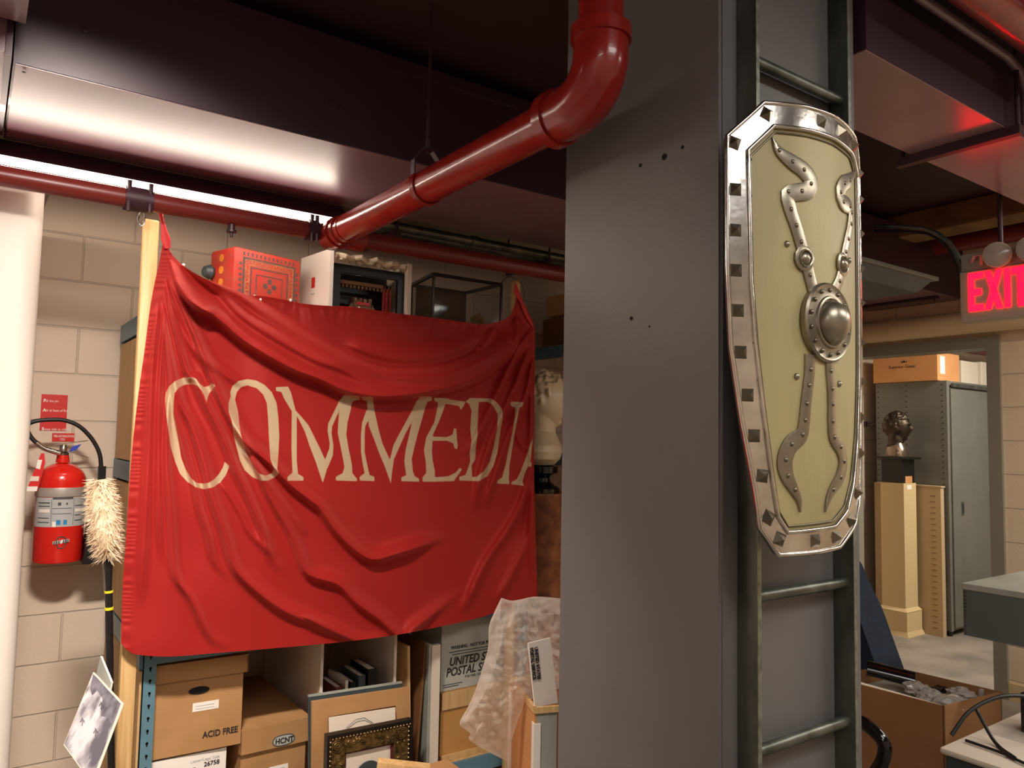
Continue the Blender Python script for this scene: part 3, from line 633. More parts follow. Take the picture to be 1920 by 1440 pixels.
# white open-fronted box with a shadow-box inside
a0 = atY(622, 480, 3.0); a1 = atY(771, 497, 3.0); lb = atY(583, 470, 3.2)
x0, x1 = a0.x, a1.x; zt = atY(622, 466, 3.0).z
t = thing('white_crate', 'white open-fronted box with a small red logo behind the flag\'s centre', 'box', ((x0+x1)/2, 3.1, ZT))
b = MB(); sk = lb.x-x0
b.hexa([(x0-.006, 3.0, ZT), (x0+.010, 3.0, ZT), (lb.x+.01, 3.26, ZT), (lb.x-.02, 3.26, ZT), (x0-.006, 3.0, zt), (x0+.010, 3.0, zt), (lb.x+.01, 3.26, zt), (lb.x-.02, 3.26, zt)]); b.build('side_panel', M['white'], t)
MB().box(x1-.014, x1+.004, 3.0, 3.22, ZT, zt-.01).build('side_panel', M['offwhite'], t)
MB().box(x0, x1, 3.24, 3.26, ZT, zt).build('back_panel', M['offwhite'], t)
lg0 = atX(597, 493, x0-.012)
b = MB(); 
d_ = (Vector((lb.x-.02, 3.26, 0))-Vector((x0-.006, 3.0, 0))).normalized()
lo = Vector((x0-.0068, 3.0, 0))+d_*.125
b.quadslab((lo.x, lo.y, 2.12), (lo.x+d_.x*.03, lo.y+d_.y*.03, 2.12), (lo.x+d_.x*.03, lo.y+d_.y*.03, 2.165), (lo.x, lo.y, 2.165), (-.001, 0, 0)); b.build('logo', M['tagred'], t)['label'] = 'small red printed mark'
b = MB(); b.quadslab((lo.x, lo.y, 2.09), (lo.x+d_.x*.03, lo.y+d_.y*.03, 2.09), (lo.x+d_.x*.03, lo.y+d_.y*.03, 2.096), (lo.x, lo.y, 2.096), (-.001, 0, 0)); b.build('logo_text', M['labelgrey'], t)
b = MB()
for k in range(9):
    q = (x0+.02+(x1-x0-.04)*k/8)
    b.lathe([(.002, -.02), (.016+.006*random.random(), -.006), (.018, .004), (.003, .018)], (q, 3.03+.02*random.random(), zt-.022-.006*random.random()), 9, (random.uniform(-.3, .3), random.uniform(-.3, .3), 1))
pts = [(x0+.02+(x1-x0-.04)*k/14, 3.02+.012*math.sin(k*2.1), zt-.02+.007*math.sin(k*1.7)) for k in range(15)]
b.tube(pts, .012, 8)
tag(b.build('packing_wrap', M['foam'], smooth=True), 'crumpled cream packing wrap stuffed in the top of the white box', 'packing')
# shadow box (theatre model) inside
t = thing('theatre_model', 'black framed shadow box with a miniature castle stage, inside the white box', 'shadow box', ((x0+x1)/2, 3.1, ZT))
xa, xb = x0+.014, x1-.017
b = MB(); za = zt-.05
b.box(xa, xb, 3.03, 3.05, za-.035, za); b.box(xa, xa+.04, 3.03, 3.05, ZT, za-.035); b.box(xb-.03, xb, 3.03, 3.05, ZT, za-.035); b.build('frame', M['black'], t)
MB().box(xa, xb, 3.21, 3.22, ZT, za).build('backdrop', M['black'], t)
b = MB(); tx = atY(679, 560, 3.1).x
b.box(tx-.04, tx+.04, 3.09, 3.15, ZT, 2.075); 
for k in range(4): b.box(tx-.042+k*.023, tx-.030+k*.023, 3.085, 3.155, 2.075, 2.092)
for s in (-1, 1): b.lathe([(.014, 0), (.014, .09), (.018, .095), (.002, .125)], (tx+s*.048, 3.10, ZT), 10)
b.build('castle', mat('mini_stone', lin(150, 124, 96), .8, c2=lin(90, 64, 48), nscale=80), t)
MB().box(tx-.03, tx+.03, 3.086, 3.0895, 2.062, 2.075).build('castle_trim', M['tagred'], t)
b = MB(); b.box(xb-.075, xb-.062, 3.06, 3.07, ZT, za-.06); b.box(xb-.055, xb-.048, 3.06, 3.07, ZT, za-.06); b.box(xb-.085, xb-.078, 3.06, 3.07, ZT, za-.06); b.build('stage_curtain', mat('stage_red', lin(150, 40, 32), .8), t)
b = MB(); b.box(xa+.05, xb-.04, 3.06, 3.065, za-.075, za-.06)
for k in range(12): xx = xa+.06+k*.018; b.box(xx, xx+.010, 3.06, 3.065, za-.09, za-.078)
b.build('stage_valance', mat('stage_gold', lin(120, 84, 50), .7), t)
# glass case
g0 = atY(813, 520, 3.02); g1 = atY(940, 545, 3.02); gz = atY(813, 514, 3.02).z
gx0, gx1 = g0.x, g1.x
t = thing('display_case', 'black edged glass case standing behind the flag near its right pole', 'display case', ((gx0+gx1)/2, 3.15, ZT))
lx = atY(772, 520, 3.32).x
b = MB(); ew = .007
def bar(p, q, e=ew): b.tube([p, q], e, 4)
F = [(gx0, 3.02), (gx1, 3.02), (gx1-.02, 3.32), (lx, 3.32)]
for i in range(4):
    p, q = F[i], F[(i+1) % 4]
    bar((p[0], p[1], gz), (q[0], q[1], gz), .010); bar((p[0], p[1], ZT), (p[0], p[1], gz))
    bar((p[0], p[1], ZT+.006), (q[0], q[1], ZT+.006))
b.build('edges', M['black'], t)
MB().tube([(gx0-.004, 3.008, ZT), (gx0-.004, 3.008, gz)], .0022, 6).build('corner_strip', M['chrome'], t)
b = MB(); b.quadslab((gx0, 3.02, ZT+.01), (gx1, 3.02, ZT+.01), (gx1, 3.02, gz-.01), (gx0, 3.02, gz-.01), (0, .003, 0)); b.quadslab((gx0, 3.02, ZT+.01), (lx, 3.32, ZT+.01), (lx, 3.32, gz-.01), (gx0, 3.02, gz-.01), (.003, 0, 0)); b.build('glass', M['glassd'], t)
MB().box(lx+.02, gx1-.03, 3.30, 3.31, ZT+.01, gz-.01).build('back_board', mat('case_back', lin(70, 58, 44), .8, c2=lin(120, 98, 66), nscale=9), t)
b = MB(); gx = atY(890, 570, 3.12).x
b.quadslab((gx-.02, 3.12, 2.07), (gx+.03, 3.12, 2.10), (gx+.055, 3.12, 2.07), (gx+.0, 3.12, 2.03), (0, .01, 0)); b.tube([(gx+.04, 3.12, 2.07), (gx+.06, 3.12, 1.99), (gx+.065, 3.12, ZT+.02)], .012, 8)
b.tube([(gx-.02, 3.12, 2.0), (gx-.01, 3.12, 1.98), (gx-.005, 3.12, ZT+.02)], .012, 8); b.build('model_figure', mat('case_ochre', lin(190, 160, 84), .7), t)
b = MB(); b.lathe([(.02, 0), (.06, .02), (.065, .05), (.02, .085)], (gx-.07, 3.16, ZT+.01), 14); b.build('model_rock', M['black'], t, smooth=True)

# ------------------------------------------------------------------ bottom shelf contents
def archive_box(name, lab, px0, px1, pyt, pyb, Y, dep, yawdeg, txt=None, lidh=.06, m=M['card'], z0=None, hole=True):
    a = atY(px0, (pyt+pyb)/2, Y); z1 = atY(px0, pyt, Y).z; zb = atY(px0, pyb, Y).z if z0 is None else z0
    w_ = (atY(px1, (pyt+pyb)/2, Y+.0).x-a.x)
    t = thing(name, lab, 'box', (a.x, Y, zb)); yw = math.radians(yawdeg); B0 = frame_basis(Vector((a.x, Y, zb)), yw); h = z1-zb
    b = MB(); b.M = B0; b.box(.006, w_-.006, .006, dep-.006, 0, h-.02); b.build('body', m, t)
    b = MB(); b.M = B0
    b.box(0, w_+.008, -.008, -.002, h-lidh, h); b.box(0, .004, -.008, dep, h-lidh, h); b.box(w_+.002, w_+.008, -.008, dep, h-lidh, h); b.box(0, w_+.008, -.008, dep, h, h+.004)
    b.build('lid', m, t)
    xd = B0.to_3x3() @ Vector((1, 0, 0)); P = lambda x, y, z: B0 @ Vector((x, y, z))
    if hole:
        b = MB(); b.M = B0; hx, hz = w_*.5, h-lidh-.045 if lidh < .09 else h*.4
        pl = [(hx+.036*math.cos(a_)*(1), .0045, hz+.0135*math.sin(a_)) for a_ in [2*math.pi*k/20 for k in range(20)]]
        b.prism(pl, (0, -.0008, 0)); b.prism([(x*1.0, y, z) for x, y, z in pl], (0, .0005, 0)); b.build('hand_hole', M['hole'], t)
    b = MB(); b.M = B0; lz = (h-lidh)*.5; b.box(w_*.44, w_*.72, .0045, .006, lz+.012, lz+.042); b.build('paper_label', M['white'], t)
    b = MB(); b.M = B0; 
    for k in range(2): b.box(w_*.47, w_*.67, .0040, .0045, lz+.019+k*.010, lz+.0215+k*.010)
    b.build('label_writing', M['labelgrey'], t)
    if txt: text(txt, 'lettering', M['ink'], t, P(w_*.56, .0045, .045), xd, (0, 0, 1), .031, bold=.0006, sx=.84)
    return t, B0, w_, h
ZL = .076
archive_box('archive_box', 'lidded brown cardboard box printed ACID FREE beside the teal post', 281, 455, 1252, 1428, 2.965, .36, -2.5, 'ACID FREE')
a = atY(283, 1428, 2.975)
t = thing('archive_box', 'white carton with black print underneath the ACID FREE box', 'box', (a.x+.1, 2.98, ZL))
zb = atY(283, 1432, 2.965).z-.002; xw = atY(424, 1420, 2.975).x
MB().box(a.x-.012, xw, 2.975, 3.33, ZL, zb).build('body', M['white'], t)
MB().box(a.x+.07, a.x+.15, 2.9742, 2.975, zb-.10, zb-.048).build('handle_slot', M['hole'], t)
text('Letter/Legal Size', 'lettering', M['labelgrey'], t, (xw-.125, 2.9745, zb-.030), (1, 0, 0), (0, 0, 1), .015)
text('26758', 'lettering', M['ink'], t, (xw-.078, 2.9745, zb-.052), (1, 0, 0), (0, 0, 1), .022, bold=.0005)
t, B0, w_, h = archive_box('archive_box', 'brown cardboard box with an oval logo, right of the ACID FREE box', 450, 577, 1372, 1440, 2.965, .62, 1, None, lidh=.085, z0=ZL, hole=False)
b = MB(); b.M = B0; hx = w_*.62; hz = h-.062
for kk_, (ra, rb, m_, nm, y_) in enumerate(((.044, .021, 'labeldark', 'badge_rim', -.0082), (.040, .017, 'mailgrey', 'logo_badge', -.0088))):
    b = MB(); b.M = B0; b.prism([(hx+ra*math.copysign(abs(math.cos(a_))**.6, math.cos(a_)), y_, hz+rb*math.sin(a_)) for a_ in [2*math.pi*(k+.5)/28 for k in range(28)]], (0, -.0008, 0)); b.build(nm, M[m_], t)
text('HCNT', 'lettering', M['ink'], t, B0 @ Vector((hx-.033, -.0098, hz-.010)), (1, 0, 0), (0, 0, 1), .028, bold=.0008, sx=.9)
# dividers
for px_, y, lab, m in ((606, 2.98, 'pale upright divider board right of the archive boxes', M['offwhite']), (743, 2.98, 'pale upright divider board right of the dark book bay', M['offwhite'])):
    a = atY(px_, 1260, y); tag(MB().box(a.x-.012, a.x, y, 3.66, ZL, .718).build('divider_board', m), lab, 'board')
# dark books in bay
bz = atY(640, 1285, 3.05); x = atY(622, 1280, 3.06).x
tag(MB().box(x-.03, atY(736, 1280, 3.0).x-.03, 2.99, 3.64, ZL, .33).build('storage_case', M['cardd']), 'dark brown case under the books in the middle bay', 'case')
for k, (w_, h, m, lab) in enumerate(((.03, .14, M['maroon'], 'dark maroon book at the left of the middle bay'), (.012, .16, M['offwhite'], 'thin pale book in the row in the middle bay'), (.022, .15, M['black'], 'black book right of the thin pale one in the middle bay'), (.03, .17, M['greyd'], 'dark grey book in the middle bay'), (.04, .19, M['black'], 'tall black book at the right of the middle bay'))):
    t = thing('book', lab, 'book', (x, 3.05, .331), 'books standing in the middle bay')
    MB().box(x, x+.002, 3.02, 3.2, .331, .331+h).box(x+w_-.002, x+w_, 3.02, 3.2, .331, .331+h).box(x, x+w_, 3.018, 3.02, .331, .331+h).build('cover', m, t)
    MB().box(x+.003, x+w_-.003, 3.022, 3.195, .334, .327+h).build('pages', M['offwhite'], t); x += w_+.012
# leaning dark framed panels
def lean(name, lab, cat_, p0, p1, h, m, thick=.018, group=None, Y0=2.98, dep=.45):
    """upright panel edge-on: from px p0 (bottom) to p1 (top)"""
    a = atY(*p0, Y0); c = atY(*p1, Y0); a.z = ZL
    b = MB(); b.hexa([(a.x, Y0, a.z), (a.x+thick, Y0, a.z), (a.x+thick, Y0+dep, a.z), (a.x, Y0+dep, a.z), (c.x, Y0, c.z), (c.x+thick, Y0, c.z), (c.x+thick, Y0+dep, c.z), (c.x, Y0+dep, c.z)])
    return tag(b.build(name, m), lab, cat_, group)
lean('plywood_sheet', 'brown wood sheet standing on edge right of the divider board', 'panel', (766, 1440), (764, 1212), 0, M['wood2'], .012)
lean('plywood_sheet', 'dark reddish sheet leaning beside the white edged board', 'panel', (778, 1425), (797, 1206), 0, M['cardd'], .010)
a = atY(805, 1300, 2.97)
t = thing('white_board', 'upright board with thick white edge in front of the mail tub', 'board', (a.x, 2.92, ZL))
zt2 = atY(815, 1208, 2.97).z
MB().box(a.x, a.x+.042, 2.955, 2.975, ZL, zt2).build('edge_strip', M['offwhite'], t)
MB().box(a.x-.012, a.x-.001, 2.96, 3.4, ZL, zt2+.005).build('side_face', M['greyl'], t)
# mail tub (grey corrugated) and panel
m0 = atY(828, 1200, 3.02); m1 = atY(950, 1180, 3.02); m1.x = 2.0; zmid = atY(830, 1297, 3.02).z
t = thing('mail_tub', 'grey corrugated plastic mail tub with black postal lettering under the flag', 'tub', (m0.x, 3.02, zmid))
MB().box(m0.x, m1.x+.16, 3.02, 3.035, zmid, .715).build('front_panel', M['mailgrey'], t)
b = MB(); b.box(m0.x, m0.x+.012, 3.035, 3.3, zmid, .71); b.box(m1.x+.148, m1.x+.16, 3.035, 3.3, zmid, .71); b.box(m0.x, m1.x+.16, 3.29, 3.3, zmid, .71); b.box(m0.x, m1.x+.16, 3.035, 3.29, zmid, zmid+.01); b.build('tub_walls', M['mailgrey'], t)
b = MB()
for k in range(9): xx = m0.x+.035+k*.038; b.lathe([(.006, 0), (.0055, .002), (.001, .0022)], (xx, 3.02, .675), 10, (0, -1, 0))
b.build('rivets', M['greyd'], t)
tz = lambda py: atY(870, py, 3.02).z
text('UNITED STATES', 'lettering', M['ink'], t, (atY(842, 1245, 3.02).x, 3.0195, tz(1244)), (1, 0, 0), (0, 0, 1), .052, bold=.0012, shear=.2, sx=.85)
text('POSTAL SERVICE', 'lettering', M['ink'], t, (atY(836, 1262, 3.02).x, 3.0195, tz(1263)), (1, 0, 0), (0, 0, 1), .052, bold=.0012, shear=.2, sx=.85)
text('WARNING - NOT FOR PRIVATE USE', 'lettering', M['ink'], t, (atY(846, 1212, 3.02).x, 3.0195, tz(1214)), (1, 0, 0), (0, 0, 1), .021, bold=.0005, sx=.85)
text('FOR MAIL USE ONLY', 'lettering', M['ink'], t, (atY(872, 1266, 3.02).x, 3.0195, tz(1271)), (1, 0, 0), (0, 0, 1), .016, sx=.85)
b = MB()
for z_, xa_, xb_ in ((tz(1220), 842, 930), (tz(1225), 848, 925), (tz(1279), 832, 868), (tz(1283), 832, 862)):
    b.box(atY(xa_, 1220, 3.02).x, atY(xb_, 1220, 3.02).x, 3.0195, 3.02, z_, z_+.004)
b.build('fine_print', M['greyd'], t)
c1 = 2.01
t = thing('wood_cabinet', 'low tan wooden cabinet supporting the grey mail tub', 'cabinet', (m0.x+.2, 3.1, ZL))
MB().box(m0.x-.002, c1+.14, 3.01, 3.35, ZL, zmid-.002).build('carcass', M['tan'], t)
MB().box(m0.x-.002, c1+.14, 3.0, 3.009, zmid-.075, zmid-.003).build('top_rail', M['wood2'], t)
MB().box(m0.x-.002, c1+.14, 2.99, 3.009, ZL, ZL+.02).build('bottom_rail', M['wood2'], t)
# big tan frame + white mount + ornate frame (leaning, near)
def fr_quad(px_list, Y): return [atY(x, y, Y) for x, y in px_list]
def frame_obj(t, tl, tr, bl, wf, th, mframe, mface=None, n=(0, -1, 0), name='frame'):
    """rectangular frame from its top-left, top-right and bottom-left corners"""
    tl, tr, bl = Vector(tl), Vector(tr), Vector(bl); u = (tr-tl); v = (bl-tl); W_, H_ = u.length, v.length; u.normalize(); v.normalize(); nn = Vector(n)*th
    P = lambda a, c: tl+u*a+v*c
    b = MB()
    for q in ((0, 0, W_, wf), (0, H_-wf, W_, H_), (0, wf, wf, H_-wf), (W_-wf, wf, W_, H_-wf)):
        b.quadslab(P(q[0], q[1]), P(q[2], q[1]), P(q[2], q[3]), P(q[0], q[3]), nn)
    b.build(name, mframe, t)
    if mface:
        b = MB(); b.quadslab(P(wf, wf), P(W_-wf, wf), P(W_-wf, H_-wf), P(wf, H_-wf), nn*.3); b.build('panel', mface, t)
    return P, W_, H_
tl = atY(577, 1306, 2.80); tr = atY(752, 1280, 2.80)
t = thing('backing_board', 'grey edged backing board behind the cardboard frame', 'board', (tl.x+.15, 2.80, 0))
b = MB(); b.quadslab((tl.x, 2.80, tl.z), (tr.x, 2.80, tr.z), (tr.x, 2.74, .02), (tl.x, 2.74, .02), (0, -.008, 0)); b.build('board', M['greyd'], t)
b = MB(); b.quadslab((tl.x, 2.803, tl.z), (tr.x, 2.803, tr.z), (tr.x, 2.803, tr.z+.006), (tl.x, 2.803, tl.z+.006), (0, -.013, 0)); b.build('top_edge', M['greyl'], t)
t = thing('picture_frame', 'brown cardboard-backed picture frame below the flag, largest of the leaning frames', 'picture frame', (.95, 2.74, 0))
tl = atY(583, 1314, 2.75); tr = atY(764, 1287, 2.75)
frame_obj(t, tl, tr, (tl.x, 2.70, .02), .060, .014, M['card'], M['cardd'])
t = thing('white_card', 'white hanging card with wire, inside the brown frame', 'card', (1.0, 2.72, .5))
a_, b_, c_, d_ = [atY(*q, 2.715) for q in ((616, 1345), (740, 1326), (740, 1350), (617, 1372))]
b = MB(); b.quadslab(a_, b_, (b_.x, 2.70, b_.z-.12), (a_.x, 2.70, a_.z-.12), (0, -.004, 0)); b.build('card', M['offwhite'], t)
MB().tube([atY(649, 1365, 2.70), atY(668, 1349, 2.70), atY(683, 1346, 2.70), atY(700, 1356, 2.70)], .0012, 6).build('wire', M['greyd'], t)
# ornate gilt frame
t = thing('ornate_frame', 'carved gilt frame with beaded edges around an old portrait photo', 'picture frame', (1.0, 2.62, 0))
tl = atY(612, 1380, 2.62); tr = atY(763, 1350, 2.62); 
uu_ = (tr-tl).normalized(); vv = Vector((uu_.z, 0, -uu_.x)); vv = (Vector((0, -.06, 0))+vv).normalized(); bl = tl+vv*.40
P, W_, H_ = frame_obj(t, tl, tr, bl, .062, .022, M['goldd'], M['offwhite'])
b = MB(); nn = Vector((0, -.03, 0))
for q in ((-.008, -.010, W_+.008, 0), (-.008, 0, 0, H_), (W_, 0, W_+.008, H_)): b.quadslab(P(q[0], q[1]), P(q[2], q[1]), P(q[2], q[3]), P(q[0], q[3]), nn)
b.build('outer_edge', M['black'], t)
b = MB(); wf = .062
for q in ((wf, wf, W_-wf, wf+.008), (wf, wf, wf+.008, H_-wf), (W_-wf-.008, wf, W_-wf, H_-wf)): b.quadslab(P(q[0], q[1]), P(q[2], q[1]), P(q[2], q[3]), P(q[0], q[3]), Vector((0, -.012, 0)))
b.build('slip', M['maroon'], t)
b = MB(); bm_ = MB(); nb = 24
for k in range(nb+1):
    c = P(W_*k/nb, .006)+Vector((0, -.026, 0)); b.lathe([(.001, -.004), (.0038, 0), (.001, .004)], c, 8, (0, -1, 0))
for k in range(1, 26):
    for xx in (.005, W_-.005): b.lathe([(.001, -.004), (.0038, 0), (.001, .004)], P(xx, H_*k/26)+Vector((0, -.026, 0)), 8, (0, -1, 0))
b.build('beading', M['pearl'], t, smooth=True)
b = MB()
for (x_, z_) in ((.033, .033), (W_-.033, .033)):
    for r_ in (.020, .013, .006): b.tube([P(x_+r_*math.cos(a), z_+r_*math.sin(a))+Vector((0, -.024, 0)) for a in [2*math.pi*k/16 for k in range(17)]], .0026, 6)
rs = random.Random(4)
for k in range(34):
    along = rs.random(); x_ = .06+along*(W_-.12); z_ = .018+.034*rs.random()
    if k % 3: x_, z_ = (.018+.034*rs.random() if k % 2 else W_-.018-.034*rs.random()), .06+along*(H_-.14)
    a = rs.uniform(0, 6.28); pts = [P(x_+.012*j*math.cos(a+j*.7)/3, z_+.012*j*math.sin(a+j*.7)/3)+Vector((0, -.022, 0)) for j in range(-3, 4)]
    b.tube(pts, [.001, .003, .0045, .005, .0045, .003, .001], 6)
b.build('carved_leaves', M['goldd'], t, smooth=True)
hc = P(W_*.5, .16)+Vector((0, -.010, 0))
b = MB(); b.lathe([(.052, 0), (.05, .001), (.001, .0015)], hc, 28, (0, -1, 0)); b.build('portrait_hair', M['greyd'], t)
b = MB(); b.lathe([(.036, 0), (.035, .001), (.001, .0015)], hc+Vector((0, -.0016, -.018)), 28, (0, -1, 0)); b.build('portrait_face', M['offwhite'], t)
# block of wood at the bottom
a = atY(700, 1425, 2.2)
wb = MB(); wb.M = Matrix.Translation((a.x, 2.2, a.z-.10)) @ Matrix.Rotation(math.radians(-28), 4, 'Z') @ Matrix.Rotation(math.radians(8), 4, 'Y')
wb.box(0, .16, -.02, .02, 0, .10); tag(wb.build('wood_block', M['wood']), 'pale pine offcut at the bottom edge in front of the gilt frame', 'wood block')
tag(MB().box(a.x-.05, a.x+.35, 2.0, 2.35, 0, a.z-.125).build('storage_crate', M['card']), 'cardboard crate under the pine offcut, almost out of frame', 'crate')

# ------------------------------------------------------------------ bust right of the flag
def head_bust(name, m, c, hh, bearing, parent, hair_n=.004, chest=True):
    """continuous head, neck and chest; hh = half head height; c = centre of head"""
    bm = MB(); fwd = Vector((math.sin(bearing), math.cos(bearing), 0)); sd = fwd.cross(Vector((0, 0, 1))); c = Vector(c)
    bmesh.ops.create_icosphere(bm.bm, subdivisions=5, radius=1)
    k = hh/.12
    for v in bm.bm.verts:
        f, s, u = v.co.x, v.co.y, v.co.z; G = lambda cs, cu, ws, wu: math.exp(-((s-cs)/ws)**2-((u-cu)/wu)**2) if f > 0 else 0
        df_ = 0
        df_ += .020*G(0, -.18, .10, .13)+.012*G(0, .02, .09, .17)
        df_ += .008*G(.3, .2, .25, .07)+.008*G(-.3, .2, .25, .07)
        df_ -= .012*G(.34, .05, .16, .09)+.012*G(-.34, .05, .16, .09)
        df_ += .005*G(.34, .04, .09, .04)+.005*G(-.34, .04, .09, .04)
        df_ += .007*G(0, -.46, .22, .045)+.008*G(0, -.56, .20, .045)-.004*G(0, -.51, .25, .02)
        df_ += .016*G(0, -.82, .25, .13)-.006*G(0, -.66, .3, .05)
        wd_ = .076 if u > -.2 else .076*(1-.30*(-.2-u)/.8)
        dp = .095 if f > 0 else .105
        if f < 0 and u < -.35: dp *= 1-.5*(-.35-u)
        z = .12*u
        hair = 0
        if u > .48-.5*max(-f, 0)-(.35 if f < .25 else 0):
            n_ = noise.noise(Vector((f*5.5, s*5.5, u*5.5)))+.5*noise.noise(Vector((f*12, s*12, u*12)))
            hair = .007+hair_n*1.6*n_
        es = math.exp(-((f+.08)/.10)**2-((u+.02)/.17)**2) if abs(s) > .75 else 0
        p = fwd*((dp+hair)*f+df_)*1+sd*(((wd_+hair)*s)+math.copysign(.012*es, s))+Vector((0, 0, z+hair*u))
        v.co = c+p*k
    # neck and herm chest
    n0 = c-fwd*.012*k-Vector((0, 0, .06*k))
    bm.tube([n0, n0+Vector((0, 0, -.06*k)), n0+Vector((0, 0, -.10*k))-fwd*.005*k], [.060*k, .060*k, .066*k], 24)
    if chest:
        ring = [((.062, .06), -.07), ((.10, .072), -.10), ((.145, .085), -.125), ((.155, .088), -.15), ((.135, .08), -.18), ((.08, .055), -.205)]
        bm.tube([n0+Vector((0, 0, z*k)) for _, z in ring], [(a*k, b_*k) for (a, b_), _ in ring], 28, squash=tuple(sd))
    o = bm.build(name, m, parent, smooth=True)
    r = o.modifiers.new('remesh', 'REMESH'); r.mode = 'VOXEL'; r.voxel_size = .0035*k; r.use_smooth_shade = True
    sm = o.modifiers.new('smooth', 'SMOOTH'); sm.factor = .5; sm.iterations = 2
    return o
by = 3.16; bx = atY(1014, 850, by).x
zp = atY(1035, 922, by).z
t = thing('stone_pedestal', 'red-brown marble column under the white bust beside the pillar', 'pedestal', (bx, by, 0))
MB().lathe([(.18, 0), (.18, .06), (.165, .07), (.16, .10), (.155, zp-.02), (.16, zp-.012), (.16, zp)], (bx, by, 0), 40).build('shaft', M['redmarble'], t, smooth=True)
t = thing('marble_bust', 'white marble bust of a curly-haired man on a black socle', 'bust', (bx, by, zp))
zs = atY(1035, 872, by).z
MB().lathe([(.10, 0), (.10, .02), (.092, .028), (.075, .036), (.052, .055), (.05, .075), (.065, .09), (.088, .10), (.09, zs-zp-.006), (.06, zs-zp)], (bx, by, zp), 36).build('socle', M['blackgloss'], t, smooth=True)
hz = atY(1035, 752, by).z
head_bust('figure', M['marble'], (bx+.02, by, hz), .150, math.radians(132), t, .012)

# ------------------------------------------------------------------ extinguisher group on the back wall
ex, ey = atY(112, 960, 3.62).x, 3.62; er = .089
zb = atY(112, 1058, ey-.08).z; zsh = atY(112, 905, ey-.08).z; zt3 = atY(112, 868, ey-.05).z
t = thing('fire_extinguisher', 'red fire extinguisher with black hose hanging on the block wall', 'fire extinguisher', (ex, ey, zb))
prof = [(.07, 0), (er-.004, .004), (er, .012), (er, zsh-zb)]
for k in range(1, 9): a = math.pi/2*k/9; prof.append((er*math.cos(a), zsh-zb+(zt3-zsh)*math.sin(a)))
prof += [(.026, zt3-zb), (.022, zt3-zb+.03)]
MB().lathe(prof, (ex, ey, zb), 48).build('cylinder', M['extred'], t, smooth=True)
zl = lambda py: atY(112, py, ey-.089).z
MB().lathe([(er+.002, zl(932)-zb), (er+.0025, zl(931)-zb), (er+.0025, zl(916)-zb), (er+.002, zl(915)-zb)], (ex, ey, zb), 48).build('bracket_band', M['silver'], t, smooth=True)
def wraplabel(name, m, a0, a1, z0, z1, off):
    b = MB(); n = 20; pr = []
    for k in range(n+1):
        a = math.radians(a0+(a1-a0)*k/n); pr.append((ex+(er+off)*math.sin(a), ey-(er+off)*math.cos(a)))
    vs = [[b.v((x, y, z0)), b.v((x, y, z1))] for x, y in pr]
    for p_, q_ in zip(vs, vs[1:]): b.face([p_[0], q_[0], q_[1], p_[1]])
    return b.build(name, m, t, smooth=True)
wraplabel('instruction_label', M['labelgrey'], -75, 75, zl(988), zl(933), .0008)
wraplabel('label_text', M['labeldark'], -22, 24, zl(936.5), zl(932), .0014)
for (a0, a1, y0, y1, m) in ((-60, -28, 944, 942, 'labeldark'), (-60, -28, 950, 948.5, 'labeldark'), (-60, -28, 972, 970.5, 'labeldark'), (-60, -28, 980, 978.5, 'labeldark'), (-24, -23, 985, 936, 'labeldark'), (26, 27, 985, 936, 'labeldark'), (-22, 22, 954, 953, 'labeldark'), (-22, 22, 964, 963, 'labeldark'), (30, 58, 950, 948.5, 'labeldark'), (30, 58, 968, 966.5, 'labeldark'), (30, 58, 978, 976.5, 'labeldark'), (-58, -28, 961, 955, 'white'), (30, 60, 961, 955, 'white'), (-10, -3, 948, 942, 'labeldark'), (8, 12, 947, 943, 'labeldark'), (-12, -2, 984, 975, 'labelblue'), (4, 12, 984, 975, 'labelblue'), (-20, -12, 988, 978, 'white')):
    wraplabel('label_print', M[m], a0, a1, zl(y0), zl(y1), .0016)
# round badge
pb_ = Vector((ex+.003, ey-er-.0012, zl(1016)))
b = MB(); b.tube([pb_+Vector((.018*math.cos(a), .0004, .020*math.sin(a)-(.006 if math.sin(a) < -.6 else 0))) for a in [2*math.pi*k/20 for k in range(21)]], .0022, 6); b.build('badge_ring', M['labeldark'], t)
b = MB(); b.quadslab(pb_+Vector((-.030, -.001, -.009)), pb_+Vector((.028, -.001, -.002)), pb_+Vector((.028, -.001, .010)), pb_+Vector((-.030, -.001, .003)), (0, .002, 0)); b.build('badge_ribbon', M['silver'], t)
b = MB()
for k in range(7):
    if k != 3: x_ = -.026+k*.0078; b.quadslab(pb_+Vector((x_, -.0018, -.0055+x_*.12)), pb_+Vector((x_+.004, -.0018, -.005+x_*.12)), pb_+Vector((x_+.004, -.0018, .005+x_*.12)), pb_+Vector((x_, -.0018, .0045+x_*.12)), (0, .0006, 0))
b.build('badge_lettering', M['labeldark'], t)
MB().quadslab(pb_+Vector((-.003, -.002, -.008)), pb_+Vector((.003, -.002, -.006)), pb_+Vector((.006, -.002, .010)), pb_+Vector((0, -.002, .006)), (0, .0006, 0)).build('badge_flash', M['white'], t)
